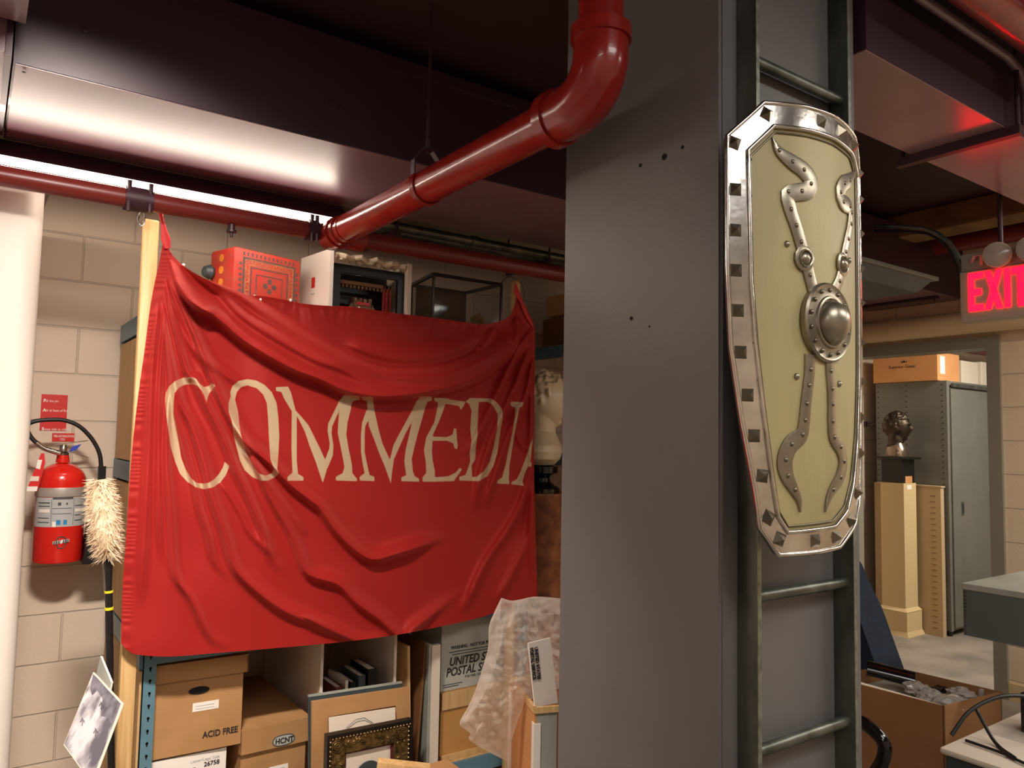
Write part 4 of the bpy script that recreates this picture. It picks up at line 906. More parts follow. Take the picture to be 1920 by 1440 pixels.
# valve, lever, pin
vz = zt3+.03
MB().lathe([(.020, 0), (.022, .004), (.022, .012), (.015, .018), (.015, .035), (.010, .045)], (ex, ey, vz-.004), 20).build('valve', M['chrome'], t, smooth=True)
b = MB(); b.quadslab((ex-.035, ey-.012, vz+.038), (ex-.035, ey+.010, vz+.038), (ex+.085, ey+.010, vz+.058), (ex+.085, ey-.012, vz+.058), (0, 0, .004)); b.quadslab((ex+.005, ey-.010, vz+.018), (ex+.005, ey+.008, vz+.018), (ex+.09, ey+.008, vz-.012), (ex+.09, ey-.010, vz-.012), (0, 0, .004)); b.build('lever', M['chrome'], t)
MB().prism([(ex+.018, ey-.014, vz+.012), (ex+.03, ey-.014, vz+.036), (ex+.062, ey-.014, vz+.046), (ex+.045, ey-.014, vz+.022)], (0, -.006, 0)).build('safety_tab', M['blueplas'], t)
hp = [atY(*q, ey-.03) for q in ((113, 850), (96, 845), (82, 840), (68, 830), (57, 818), (51, 804), (54, 795), (70, 789), (95, 787), (120, 788), (145, 797), (163, 812), (177, 830), (187, 852), (190, 880))]
hpc = [Vector(p_) for p_ in cat([tuple(p_) for p_ in hp], 50)] if False else hp
def smooth3(pts, n=60):
    P = [Vector(p_) for p_ in pts]; Q = [2*P[0]-P[1]]+P+[2*P[-1]-P[-2]]; out = []
    for k in range(n+1):
        x = k/n*(len(P)-1); i = min(int(x), len(P)-2); s = x-i; p0, p1, p2, p3 = Q[i:i+4]
        out.append(.5*((2*p1)+(p2-p0)*s+(2*p0-5*p1+4*p2-p3)*s*s+(3*p1-p0-3*p2+p3)*s**3))
    return out
MB().tube(smooth3(hp), .0085, 12).build('hose', M['cable'], t, smooth=True)
MB().tube(smooth3(hp[:4], 8), .0105, 12).build('hose_ferrule', M['chrome'], t, smooth=True)
hx = atY(190, 900, ey-.03)
a_, b_ = atY(157, 955, ey-.03), atY(203, 1052, ey-.03)
b = MB(); b.box(hx.x-.014, hx.x+.014, ey-.044, ey-.016, atY(190, 892, ey-.03).z-.03, atY(190, 874, ey-.03).z); b.hexa([(a_.x, ey-.085, b_.z), (b_.x, ey-.085, b_.z), (b_.x, ey+.03, b_.z), (a_.x, ey+.03, b_.z), (hx.x-.03, ey-.045, a_.z+.09), (hx.x+.014, ey-.045, a_.z+.09), (hx.x+.014, ey-.015, a_.z+.09), (hx.x-.03, ey-.015, a_.z+.09)], .004)
b.build('discharge_horn', M['black'], t, smooth=True)
# hanging tag
b = MB(); tq = [atY(*q, ey-.105) for q in ((77, 850), (83, 850), (85, 868), (70, 921), (49, 921))]
b.prism(tq, (0, -.0012, 0)); tg = b.build('inspection_tag', M['tagred'], t)
b = MB(); tq = [atY(*q, ey-.1075) for q in ((51, 912), (71, 912), (68.5, 921), (49, 921))]; b.prism(tq, (0, -.0008, 0)); tq = [atY(*q, ey-.1075) for q in ((71, 862), (79, 862), (75, 880), (67, 878))]; b.prism(tq, (0, -.0008, 0)); b.build('tag_print', M['white'], tg)
b = MB(); tq = [atY(*q, ey-.108) for q in ((58, 893), (74, 893), (72, 902), (55, 902))]; b.prism(tq, (0, -.0008, 0)); b.build('tag_print', M['offwhite'], tg)
# wall bracket so that it hangs
MB().box(ex-.03, ex+.03, ey+er-.002, WY, zb+.15, zb+.25).build('wall_bracket', M['silver'], t)
# signs on wall
a_, b_, c_, d_ = [atY(*q, WY-.002) for q in ((79, 739), (128, 741), (123, 808), (73, 807))]
t = thing('instruction_sign', 'tall red sign with four white lines above the fire extinguisher', 'sign', ((a_.x+b_.x)/2, WY, d_.z))
sx0, sx1 = (a_.x+d_.x)/2, (b_.x+c_.x)/2
MB().quadslab((sx0, WY-.003, d_.z), (sx1, WY-.003, d_.z), (sx1, WY-.003, a_.z), (sx0, WY-.003, a_.z), (0, .002, 0)).build('plate', M['tagred'], t)
for k, s_t in enumerate(('Pull the pin', 'Aim at base of fire', 'Squeeze trigger', 'Sweep side to side')):
    text(s_t, 'lettering', M['white'], t, (sx0+.008, WY-.0035, a_.z-.032-k*.040), (1, 0, 0), (0, 0, 1), .0145, sx=.85)
for k, s_t in enumerate('PASS'):
    text(s_t, 'capital', M['white'], t, (sx0+.0075, WY-.0042, a_.z-.033-k*.040), (1, 0, 0), (0, 0, 1), .019, bold=.0004, ext=.0004)
a_, c_ = atY(98, 812, WY), atY(139, 828, WY)
t = thing('extinguisher_sign', 'small red sign between the tall red sign and the extinguisher', 'sign', ((a_.x+c_.x)/2, WY, c_.z))
MB().box(a_.x, c_.x, WY-.003, WY-.001, c_.z, a_.z).build('plate', M['tagred'], t)
text('FIRE EXTINGUISHER', 'lettering', M['white'], t, (a_.x+.006, WY-.0035, (a_.z+c_.z)/2+.001), (1, 0, 0), (0, 0, 1), .0125, sx=.68, bold=.0002)
text('CO2', 'lettering', M['white'], t, ((a_.x+c_.x)/2-.012, WY-.0035, c_.z+.005), (1, 0, 0), (0, 0, 1), .0125, sx=.7, bold=.0002)

# ------------------------------------------------------------------ wool duster
dpts = [atY(*q, 2.80) for q in ((190, 905), (195, 960), (201, 1035))]
dy_ = 2.86
top_, bot_ = atY(188, 900, dy_), atY(203, 1042, dy_)
flr = atY(209, 1440, dy_); flr2 = flr.copy(); dirp = (flr-bot_)
low = bot_+dirp*((bot_.z)/(bot_.z-flr.z)) if bot_.z != flr.z else flr
t = thing('wool_duster', 'fluffy beige wool duster on a black telescopic pole left of the flag', 'duster', (low.x, dy_, 0))
zr = lambda py: bot_+dirp*((bot_.z-atY(207, py, dy_).z)/(bot_.z-flr.z))
b = MB(); b.tube([zr(1030), zr(1050), zr(1105)], [.010, .014, .009], 14).tube([zr(1105), low], .0115, 14); b.build('pole', M['black'], t, smooth=True)
for y_ in (1107, 1138): b = MB(); b.tube([zr(y_), zr(y_+4 if y_ == 1107 else y_+5)], .0135, 14); b.build('pole_ring', M['yellowp'], t, smooth=True)
b = MB(); rs = random.Random(2)
core = [top_+(bot_-top_)*k/8 for k in range(9)]
b.tube(core, [.018, .034, .042, .045, .044, .045, .042, .034, .016], 16)
for k in range(2600):
    s = rs.random(); c = top_+(bot_-top_)*s; rad = (.046*math.sin(math.pi*(.12+.76*s))**.5)
    a = rs.uniform(0, 6.283); dr = Vector((math.cos(a), math.sin(a), rs.uniform(-.5, .25))).normalized(); p0 = c+dr*rad*.75
    l_ = rs.uniform(.012, .030); p2 = p0+dr*l_+Vector((rs.uniform(-.008, .008), rs.uniform(-.008, .008), -rs.uniform(.002, .014))); w_ = rs.uniform(.0012, .0028)
    tt_ = dr.cross(Vector((0, 0, 1))).normalized()*w_; up_ = dr.cross(tt_).normalized()*w_
    vs = [b.v(p0+tt_), b.v(p0-tt_*.5+up_), b.v(p0-tt_*.5-up_), b.v(p2)]
    b.face([vs[0], vs[1], vs[3]]); b.face([vs[1], vs[2], vs[3]]); b.face([vs[2], vs[0], vs[3]])
b.build('wool_head', M['wool'], t)

# ------------------------------------------------------------------ leaning photo boards lower left
pm = mat('bw_landscape_print', lin(200, 196, 200), .35, c2=lin(84, 80, 92), nscale=9, detail=6, lo=.42, hi=.58, stretch=(1.6, 1.6, .8))
tlq, trq, brq = atY(175, 1260, 2.70), atY(229, 1318, 2.46), atY(172, 1470, 2.36)
t = thing('photo_board', 'foam board with a black and white landscape print leaning at lower left', 'photo board', (brq.x, brq.y, brq.z))
blq = tlq+(brq-trq); nn = (trq-tlq).cross(blq-tlq).normalized()*.006
b = MB(); b.quadslab(tlq, trq, brq, blq, nn); b.build('board', M['offwhite'], t)
if nn.y > 0: off = -nn*.05; base = Vector((0, 0, 0))
else: off = nn*1.0; base = Vector((0, 0, 0))
sgn = -nn.normalized()*.0006 if nn.y > 0 else nn+nn.normalized()*.0006
e = .015
L4 = lambda u, v: tlq+(trq-tlq)*u+(blq-tlq)*v
b = MB(); b.quadslab(*[L4(u, v)+sgn for u, v in ((e, e), (1-e, e), (1-e, 1-e), (e, 1-e))], nn*.02); b.build('print', pm, t)
b = MB()
b2 = MB(); dk = mat('print_dark', lin(70, 66, 78), .4, c2=lin(120, 116, 126), nscale=30)
b2.prism([L4(u, v)+sgn*1.4 for u, v in ((.02, .02), (.98, .02), (.98, .30), (.80, .28), (.62, .34), (.50, .16), (.30, .14), (.22, .24), (.10, .20))], nn*.02); b2.build('print_sky', dk, t)
for kx, (u, v) in enumerate(((.48, .20), (.18, .55), (.60, .50))):
    b = MB(); b.prism([L4(u+x_*.5, v+y_*.5)+sgn*1.8 for x_, y_ in ((0, 0), (.25, .02), (.26, .05), (.16, .05), (.20, .16), (.14, .16), (.10, .06), (.04, .14), (0, .13), (.03, .05))], nn*.02); b.build('print_shape', dk, t)
tl2, tr2 = atY(188, 1232, 2.84), atY(208, 1281, 2.66)
t = thing('photo_board', 'grey backed foam board tucked behind the landscape print', 'photo board', (tl2.x, 2.8, .4))
dd_ = (brq-trq)*.85+Vector((.03, .0, 0)); n2 = (tr2-tl2).cross(dd_).normalized()*.006
b = MB(); b.quadslab(tl2, tr2, tr2+dd_, tl2+dd_, n2); b.build('board', M['greyl'], t)
b = MB(); b.quadslab(tl2+Vector((0, 0, .001)), tr2+Vector((0, 0, .001)), tr2+Vector((0, 0, .004)), tl2+Vector((0, 0, .004)), n2*1.1); b.build('board_edge', M['white'], t)

# ------------------------------------------------------------------ crate with plastic bag by the pillar
Nn = atZ(1003, 1331, .70); Fn = atZ(957, 1273, .70); ax = (Fn-Nn).normalized(); L_ = (Fn-Nn).length
bx_ = Vector((ax.y, -ax.x, 0)); W2 = .27
t = thing('open_crate', 'narrow open board crate with white corner strips beside the pillar', 'crate', (Nn.x, Nn.y, 0))
P2 = lambda a, c, z: Nn+ax*a+bx_*c+Vector((0, 0, z-.70))
def slab2(nm, m, a0, a1, c0, c1, z0, z1):
    b = MB(); b.hexa([P2(a0, c0, z0), P2(a1, c0, z0), P2(a1, c1, z0), P2(a0, c1, z0), P2(a0, c0, z1), P2(a1, c0, z1), P2(a1, c1, z1), P2(a0, c1, z1)]); return b.build(nm, m, t)
slab2('side_panel', M['card2'], 0, L_, 0, .006, 0, .70); slab2('side_panel', M['card2'], 0, L_, W2-.006, W2, 0, .70)
slab2('front_panel', M['greyl'], 0, .006, .006, W2-.006, 0, .70); slab2('back_panel', M['card2'], L_-.006, L_, .006, W2-.006, 0, .69)
slab2('corner_strip', M['white'], 0, .022, -.003, 0, 0, .66); slab2('corner_strip', M['white'], -.003, 0, -.003, .018, 0, .66); slab2('corner_strip', M['white'], L_-.03, L_+.003, -.003, 0, 0, .66)
slab2('corner_strip', M['cardd'], -.003, 0, .068, .10, 0, .69)
slab2('rim', M['wood'], -.004, .004, -.004, .08, .69, .708); slab2('rim', M['wood'], 0, L_, -.004, .006, .69, .708); slab2('rim', M['wood'], L_-.01, L_, 0, W2, .69, .706)
# plank sticking up in crate with lettering
pa_ = [atY(*q, 1.86) for q in ((991, 1206), (1032, 1196), (1046, 1318), (1003, 1326))]
t = thing('mailing_board', 'pale lettered mailing board slanting out of the open crate', 'board', (pa_[2].x, 1.86, pa_[2].z))
b = MB(); b.quadslab(*pa_, (0, .005, 0)); b.build('board', M['white'], t)
dwn = (pa_[3]-pa_[0]).normalized()
text('POSTAL SERVICE', 'lettering', M['ink'], t, pa_[0]+Vector((.004, -.002, -.015)), dwn, (pa_[1]-pa_[0]), .016, sx=.8, bold=.0006)
text('UNITED STATES', 'lettering', M['ink'], t, pa_[0]+Vector((.021, -.002, -.015)), dwn, (pa_[1]-pa_[0]), .016, sx=.85, bold=.0006)
# plastic bag
bn = 130
pt = cat([(940, 1121), (958, 1126), (975, 1124), (1000, 1119), (1030, 1120), (1062, 1124), (1090, 1130)], bn)
pbm = cat([(948, 1424), (952, 1426), (956, 1400), (980, 1330), (1015, 1300), (1055, 1290), (1090, 1280)], bn)
plf = cat([(940, 1121), (926, 1150), (917, 1175), (915, 1215), (907, 1245), (893, 1290), (878, 1325), (862, 1357), (881, 1374), (880, 1387), (905, 1403), (948, 1424)], bn)
prt = cat([(1090, 1130), (1092, 1180), (1094, 1230), (1090, 1280)], bn)
U2 = np.linspace(0, 1, bn)[None, :, None]; V2 = np.linspace(0, 1, bn)[:, None, None]
SB = (1-V2)*pt[None]+V2*pbm[None]+(1-U2)*plf[:, None]+U2*prt[:, None]-((1-U2)*(1-V2)*pt[0]+U2*(1-V2)*pt[-1]+(1-U2)*V2*pbm[0]+U2*V2*pbm[-1])
bmx = MB(); grid = {}
for side in (0, 1):
    for j in range(bn):
        for i in range(bn):
            x_, y_ = SB[j, i]; u_, v_ = i/(bn-1), j/(bn-1)
            edge = min(1, min(u_, v_, 1-v_)*6)
            q = Vector((x_*.012, y_*.009, side*7.3)); q2 = Vector((x_*.04, y_*.03, side*3.1))
            wx_, wy_ = x_+14*noise.noise(q*2), y_+14*noise.noise(q*2+Vector((9, 1, 4)))
            h_ = .055*edge*(.6+.5*noise.noise(q))
            for (ca, cb, fr, am) in ((.9, .3, .021, .020), (-.5, .8, .027, .016), (.7, -.6, .043, .010), (.2, .95, .060, .006), (.95, -.1, .085, .004)):
                ph = (ca*wx_+cb*wy_+side*31)*fr; h_ += am*edge**.5*abs(2*(ph-math.floor(ph+.5)))
            Y_b = 1.98-h_ if side == 0 else 2.0+h_*.6
            grid[side, j, i] = bmx.v(atY(x_, y_, Y_b))
for side in (0, 1):
    for j in range(bn-1):
        for i in range(bn-1): bmx.face([grid[side, j, i], grid[side, j+1, i], grid[side, j+1, i+1], grid[side, j, i+1]])
for j in range(bn-1): bmx.face([grid[0, j, 0], grid[0, j+1, 0], grid[1, j+1, 0], grid[1, j, 0]])
pmt = bpy.data.materials.new('translucent_plastic'); pmt.use_nodes = True; nt = pmt.node_tree; N = nt.nodes; L = nt.links; bs = N['Principled BSDF']
bs.inputs['Base Color'].default_value = lin(250, 244, 232); bs.inputs['Roughness'].default_value = .25; bs.inputs['Specular IOR Level'].default_value = .7
lw = N.new('ShaderNodeLayerWeight'); lw.inputs[0].default_value = .45; mrr = N.new('ShaderNodeMapRange'); mrr.inputs[3].default_value = .26; mrr.inputs[4].default_value = .85; mrr.inputs[1].default_value = .1; L.new(lw.outputs['Facing'], mrr.inputs[0]); 
tb = N.new('ShaderNodeBsdfTranslucent'); tb.inputs[0].default_value = lin(250, 244, 232); tp = N.new('ShaderNodeBsdfTransparent'); m1 = N.new('ShaderNodeMixShader'); m1.inputs[0].default_value = .45
m2 = N.new('ShaderNodeMixShader'); L.new(bs.outputs[0], m1.inputs[1]); L.new(tb.outputs[0], m1.inputs[2]); L.new(mrr.outputs[0], m2.inputs[0]); L.new(tp.outputs[0], m2.inputs[1]); L.new(m1.outputs[0], m2.inputs[2]); L.new(m2.outputs[0], N['Material Output'].inputs[0])
tag(bmx.build('plastic_bag', pmt, smooth=True, auto=60), 'translucent crumpled plastic bag draped over the open crate', 'bag')

# ------------------------------------------------------------------ ladder on the pillar
t = thing('wall_ladder', 'galvanised steel ladder fixed upright on the pillar\'s right face', 'ladder', (1.5, 1.02, 0))
for x_ in (1.325, 1.672):
    b = MB(); b.box(x_, x_+.010, .999, PY0-.001, 0, CZ-.001, .0015); o = b.build('rail', M['galv'], t, smooth=True)
    b = MB(); b.box(x_-.0005, x_+.0105, .9975, .999, 0, CZ-.001); b.build('rail_edge', M['galv_edge'], o)
for z_ in (.25, .56, .869, 1.18, 1.46, 1.74, 2.02, 2.325, 2.62):
    b = MB(); b.tube([(1.333, 1.022, z_), (1.66, 1.022, z_), (1.690, 1.022, z_)], .0125, 16); b.build('rung', M['galv'], t, smooth=True)

# ------------------------------------------------------------------ shield
XS, YE, HW, SAG = 1.43, .975, .23, .06
RS = (HW*HW+SAG*SAG)/(2*SAG); CYS = YE-SAG+RS
def cyl(px_, py_):
    d = ray(px_, py_); a = d.x**2+d.y**2; b = -2*(d.x*XS+d.y*CYS); c = XS*XS+CYS*CYS-RS*RS; Dq = b*b-4*a*c
    if Dq < 0: return None
    s = (-b-math.sqrt(Dq))/(2*a); return (d.x*s-XS, H+d.z*s)
def onS(x, z, off=0):
    th = math.asin(max(-1, min(1, x/RS))); r = RS+off; return Vector((XS+r*math.sin(th), CYS-r*math.cos(th), z))
outer = [(-.16, 2.179), (-.231, 2.104), (-.23, 1.98), (-.23, 1.843), (-.224, 1.685), (-.204, 1.539), (-.179, 1.405), (-.169, 1.334), (-.132, 1.282), (-.04, 1.283), (.045, 1.288), (.128, 1.330), (.170, 1.384), (.20, 1.50), (.222, 1.65), (.23, 1.843), (.23, 2.0), (.226, 2.14), (.165, 2.190), (.05, 2.196), (-.06, 2.190)]
inner = [(-.139, 2.134), (-.193, 2.077), (-.191, 1.953), (-.189, 1.824), (-.180, 1.697), (-.166, 1.572), (-.146, 1.426), (-.134, 1.356), (-.112, 1.325), (-.04, 1.328), (.025, 1.331), (.080, 1.361), (.118, 1.415), (.155, 1.52), (.178, 1.65), (.188, 1.83), (.19, 2.0), (.188, 2.105), (.135, 2.142), (.04, 2.146), (-.05, 2.142)]
st = thing('shield', 'tall riveted parade shield with silver rim hung on the ladder', 'shield', (XS, YE, 1.28))
def fill2d(polys_, off, thick, name, m, parent=st, holes=False):
    bm = bmesh.new()
    for pl in polys_:
        vs = [bm.verts.new((x, 0, z)) for x, z in pl]
        for i in range(len(vs)): bm.edges.new((vs[i], vs[(i+1) % len(vs)]))
    bmesh.ops.triangle_fill(bm, use_beauty=True, edges=bm.edges[:])
    for k in range(-12, 13):
        x = k*.02+.0003
        bmesh.ops.bisect_plane(bm, geom=bm.verts[:]+bm.edges[:]+bm.faces[:], plane_co=(x, 0, 0), plane_no=(1, 0, 0))
    ret = bmesh.ops.extrude_face_region(bm, geom=bm.faces[:]); vv_ = [g for g in ret['geom'] if isinstance(g, bmesh.types.BMVert)]; top_v = set(vv_)
    b = MB(); b.bm.free(); b.bm = bm
    for v in bm.verts:
        v.co = onS(v.co.x, v.co.z, off+thick if v in top_v else off)
    return b.build(name, m, parent, smooth=True, auto=30)
fill2d([inner], -.004, .006, 'face_panel', M['canvas'])
fill2d([outer, inner], -.006, .012, 'rim', M['alu'])
fill2d([outer], -.012, .005, 'back_plate', M['greyd'])
def loop(pl, off, r, name, m, n=4):
    pts = []
    for i in range(len(pl)):
        a, c = pl[i], pl[(i+1) % len(pl)]
        for k in range(n): s = k/n; pts.append(onS(a[0]+(c[0]-a[0])*s, a[1]+(c[1]-a[1])*s, off))
    pts.append(pts[0]); MB().tube(pts, r, 10).build(name, m, st, smooth=True)
loop(outer, .006, .0045, 'outer_bead', M['alu']); loop(inner, .007, .0045, 'inner_bead', M['alu'])
inn2 = [(x*.955-.002, 1.73+(z-1.73)*.972) for x, z in inner]; loop(inn2, .004, .0022, 'inner_cord', M['stud'])
def strip(pts, widths, name='metal_strap', n=40):
    P = [cyl(*q) for q in pts]; P = [p_ for p_ in P if p_]
    C2 = cat([(x, z) for x, z in P], n); W3 = np.interp(np.linspace(0, 1, n), np.linspace(0, 1, len(widths)), widths)
    T2 = np.gradient(C2, axis=0); T2 /= np.hypot(*T2.T)[:, None]+1e-9; Nr = np.stack([-T2[:, 1], T2[:, 0]], 1)
    b = MB(); rows = []
    for i in range(n):
        row = []
        for s, o_ in ((-1, .002), (-1, .006), (-.8, .0072), (.8, .0072), (1, .006), (1, .002)):
            q = C2[i]+Nr[i]*W3[i]*s; row.append(b.v(onS(q[0], q[1], o_)))
        rows.append(row)
    for r0, r1 in zip(rows, rows[1:]):
        for k in range(5): b.face([r0[k], r0[k+1], r1[k+1], r1[k]])
    return b.build(name, M['alu_dull'], st, smooth=True, auto=50)
wA = [.0005, .010, .016, .018, .020, .019, .018, .016, .015, .015, .015, .015, .015, .015]
LA = [(1445, 259), (1457, 284), (1482, 305), (1503, 320), (1517, 340), (1511, 358), (1490, 362), (1474, 366), (1479, 394), (1489, 424), (1498, 455), (1506, 484), (1514, 517), (1521, 545)]
RA = [(1599, 322), (1588, 339), (1578, 345), (1571, 362), (1576, 380), (1588, 388), (1591, 400), (1590, 421), (1585, 449), (1580, 473), (1576, 498), (1569, 528), (1560, 548)]
LL = [(1515, 665), (1515, 693), (1512, 723), (1508, 757), (1505, 788), (1500, 815), (1480, 833), (1469, 862), (1473, 892), (1486, 918), (1495, 938), (1497, 960)]
RL = [(1552, 668), (1552.6, 696), (1555, 729), (1556, 758), (1556, 790), (1559, 820), (1571, 838), (1577, 865), (1571, 895), (1557, 918), (1548, 939), (1543, 960)]
strip(LA, wA); strip(RA, wA); wL = [.014, .014, .014, .014, .014, .015, .018, .018, .017, .013, .008, .0005]; strip(LL, wL); strip(RL, wL)
def dome(px_, py_, r, h, name, m, off=.006, ring=None):
    p_ = cyl(px_, py_)
    if not p_: return
    c = onS(*p_, off); nrm_ = (c-Vector((XS, CYS, c.z))).normalized(); b = MB()
    prof = [(r*math.cos(a), h*math.sin(a)) for a in [math.pi/2*k/8 for k in range(9)]]
    if ring: prof = [(ring, 0), (ring, .003), (ring*.8, .005), (r*1.25, .005), (r*1.2, .008), (r*1.05, .007)]+prof
    b.lathe(prof, c, 40 if r > .02 else 12, nrm_); return b.build(name, m, st, smooth=True)
for q in LA[1:4]+[(1516, 346), (1499, 360), (1474, 361)]+LA[8:11]+[(1514, 517)]+RA[1:4]+RA[4:10]+[(1569, 528)]+LL[1:10]+RL[1:10]: dome(q[0], q[1], .0052, .004, 'rivet', M['stud'])
for q in ((1474, 458), (1590, 489), (1492, 706), (1571, 720)): dome(q[0], q[1], .007, .006, 'rivet', M['alu_dull'], .002)
for q in ((1504, 486), (1575, 497)): dome(q[0], q[1], .015, .012, 'boss', M['alu_dull'], .004, .027)
# central boss: wide flange, ring, dome
p_ = cyl(1536, 606); c = onS(.006, 1.748, .003); nrm_ = (c-Vector((XS, CYS, c.z))).normalized()
RB = .083
MB().lathe([(RB, -.004), (RB, .006), (RB-.004, .010), (RB-.008, .008), (.055, .011), (.053, .015), (.049, .016), (.046, .012)], c, 56, nrm_).build('boss_flange', M['alu_dull'], st, smooth=True)
MB().lathe([(.045*math.cos(a), .012+.034*math.sin(a)) for a in [math.pi/2*k/12 for k in range(13)]], c, 56, nrm_).build('boss_dome', M['alu_dull'], st, smooth=True)
e1 = nrm_.cross(Vector((0, 0, 1))).normalized(); e2 = Vector((0, 0, 1))
for k in range(14):
    a = 2*math.pi*(k+.5)/14; MB().lathe([(.0052*math.cos(q), .0045*math.sin(q)) for q in [math.pi/2*j/6 for j in range(7)]], c+(e1*math.cos(a)+e2*math.sin(a))*.067+nrm_*.009, 12, nrm_).build('rivet', M['stud'], st, smooth=True)
# pyramid studs round the rim
def stud(x, z, s=.0125, rot=0):
    c = onS(x, z, .006); n_ = (c-Vector((XS, CYS, c.z))).normalized(); u_ = n_.cross(Vector((0, 0, 1))).normalized(); v_ = Vector((0, 0, 1))
    u_, v_ = u_*math.cos(rot)+v_*math.sin(rot), v_*math.cos(rot)-u_*math.sin(rot)
    b = MB(); q = [b.v(c+u_*(s*i)+v_*(s*j)) for i, j in ((-1, -1), (1, -1), (1, 1), (-1, 1))]; tp_ = b.v(c+n_*.013)
    b.face(q[::-1])
    for k in range(4): b.face([q[k], q[(k+1) % 4], tp_])
    b.build('stud', M['stud'], st)
for q in ((1374, 270), (1376, 357), (1376, 433), (1377, 508), (1381, 583), (1386, 661), (1399, 741), (1411, 817), (1426, 892), (1437, 970), (1458, 1010), (1434, 216)):
    p_ = cyl(*q); stud(p_[0], p_[1], rot={1426: .12, 1437: .5, 1458: .4, 1434: .4, 1374: .3}.get(q[0], 0))
for x, z, r in ((-.01, 2.171, 0), (.07, 2.170, 0), (.15, 2.165, -.3), (-.04, 1.306, 0), (.03, 1.309, 0), (.10, 1.340, -.5), (.145, 1.395, -.2), (.175, 1.48, 0), (.19, 1.56, 0), (.20, 1.64, 0), (.208, 1.73, 0), (.21, 1.82, 0), (.211, 1.90, 0), (.211, 1.98, 0), (.211, 2.06, 0), (.208, 2.12, 0)): stud(x, z, rot=r)
b = MB()
for k in range(10):
    for (s, a, c2) in ((-1, 2.06, 1.40),):
        z_ = a+(c2-a)*k/9; x_ = -.186+.05*max(0, (1.75-z_)/.35)**1.3*.9; b.lathe([(.003, 0), (.002, .002), (.0005, .0025)], onS(x_, z_, .006), 8, (onS(x_, z_, .01)-onS(x_, z_, 0)).normalized())
b.build('small_nails', M['stud'], st)
MB().box(XS-.08, XS-.06, YE-.02, 1.03, 1.97, 1.995).box(XS+.06, XS+.08, YE-.03, 1.03, 1.97, 1.995).build('hanging_hook', M['stud'], st)

# ------------------------------------------------------------------ right: exit sign and lamps
SGX = 3.36; kS = SGX/5.09
t = thing('exit_sign', 'red lit EXIT sign hanging above and in front of the doorway', 'exit sign', (SGX, 1.3, 2.0))
e0 = atX(1800, 560, SGX); ez0 = atX(1860, 600, SGX).z; ez1 = atX(1860, 502, SGX).z; ey0 = e0.y; ey1 = ey0-.31
MB().box(SGX, SGX+.05, ey1, ey0, ez0, ez1, .004).build('housing', M['exitbody'], t)
MB().box(SGX+.004, SGX+.046, ey1+.01, ey0-.004, ez1+.0005, ez1+.075, .004).build('lamp_bar', M['frame'], t)
MB().tube([(SGX+.025, ey1+.16, ez1+.07), (SGX+.025, ey1+.16, CZ)], .009, 12).build('stem', M['darkmetal'], t, smooth=True)
lh = .158; ly = atX(1817, 560, SGX).y; lz = atX(1830, 583, SGX).z
for side in (0, 1):
    for nm, parts in (('E', [[(0, 0), (.05, 0), (.05, 1), (0, 1)], [(.05, 0), (.14, 0), (.14, .16), (.05, .16)], [(.05, .41), (.12, .41), (.12, .57), (.05, .57)], [(.05, .84), (.14, .84), (.14, 1), (.05, 1)]]),
                  ('X', [[(.155, 0), (.21, 0), (.32, 1), (.265, 1)], [(.265, 0), (.32, 0), (.21, 1), (.155, 1)]]),
                  ('I', [[(.34, 0), (.39, 0), (.39, 1), (.34, 1)]]),
                  ('T', [[(.405, .82), (.56, .82), (.56, 1), (.405, 1)], [(.455, 0), (.51, 0), (.51, .82), (.455, .82)]])):
        b = MB()
        for pts in parts:
            q3 = [(SGX-.0005 if side == 0 else SGX+.0505, (ly-x*.40) if side == 0 else (ly-.225+x*.40), lz+z*lh) for x, z in pts]
            b.prism(q3, (-.003 if side == 0 else .003, 0, 0))
        b.build('letter', M['exitred'], t)['label'] = 'glowing red letter %s' % nm
for q in ((1870, 478), (1934, 466)):
    c = atX(*q, SGX-.03)
    t2 = thing('emergency_lamp', 'round clear emergency lamp head on top of the EXIT sign' if q[0] == 1870 else 'second emergency lamp head cut off by the photo\'s right edge', 'lamp', (c.x, c.y, c.z-.05))
    MB().lathe([(.020, -.033), (.040, -.02), (.051, 0), (.051, .007), (.046, .008)], c, 28, (-1, -.35, -.1)).build('lamp_housing', M['exitbody'], t2, smooth=True)
    MB().lathe([(.046, .007), (.045, .011), (.030, .016), (.001, .019)], c, 28, (-1, -.35, -.1)).build('lens', M['lens'], t2, smooth=True)
for q, lab in (((1822, 490), 'small clear bracket arm left of the emergency lamp'),):
    c = atX(*q, SGX-.002); b = MB(); b.tube([c, c+Vector((-.02, -.02, .02)), c+Vector((-.02, -.045, .015)), c+Vector((0, -.035, -.02))], .008, 8); tag(b.build('lamp_bracket', M['lens'], smooth=True), lab, 'bracket')
# grey hanging fluorescent reflector near duct
e = atY(1716, 540, 2.0)
t = thing('strip_light_fixture', 'unlit grey metal strip light fixture right of the shield', 'light fixture', (3.4, 2.0, e.z-.05))
zt_ = atY(1718, 527, 2.0).z; zb_ = atY(1710, 552, 2.0).z
b = MB(); b.hexa([(2.75, 1.96, zb_), (e.x-.06, 1.96, zb_), (e.x-.06, 2.24, zb_), (2.75, 2.24, zb_), (2.75, 1.90, zt_-.02), (e.x-.03, 1.90, zt_-.02), (e.x-.03, 2.30, zt_-.02), (2.75, 2.30, zt_-.02)]); b.build('housing', M['greyd'], t)
b = MB(); b.box(2.75, e.x, 1.88, 2.32, zt_-.02, zt_, .003); b.build('top_flange', M['grey'], t)
MB().tube([(3.0, 2.1, zt_), (3.0, 2.1, CZ)], .004, 6).build('hanger_rod', M['darkmetal'], t)

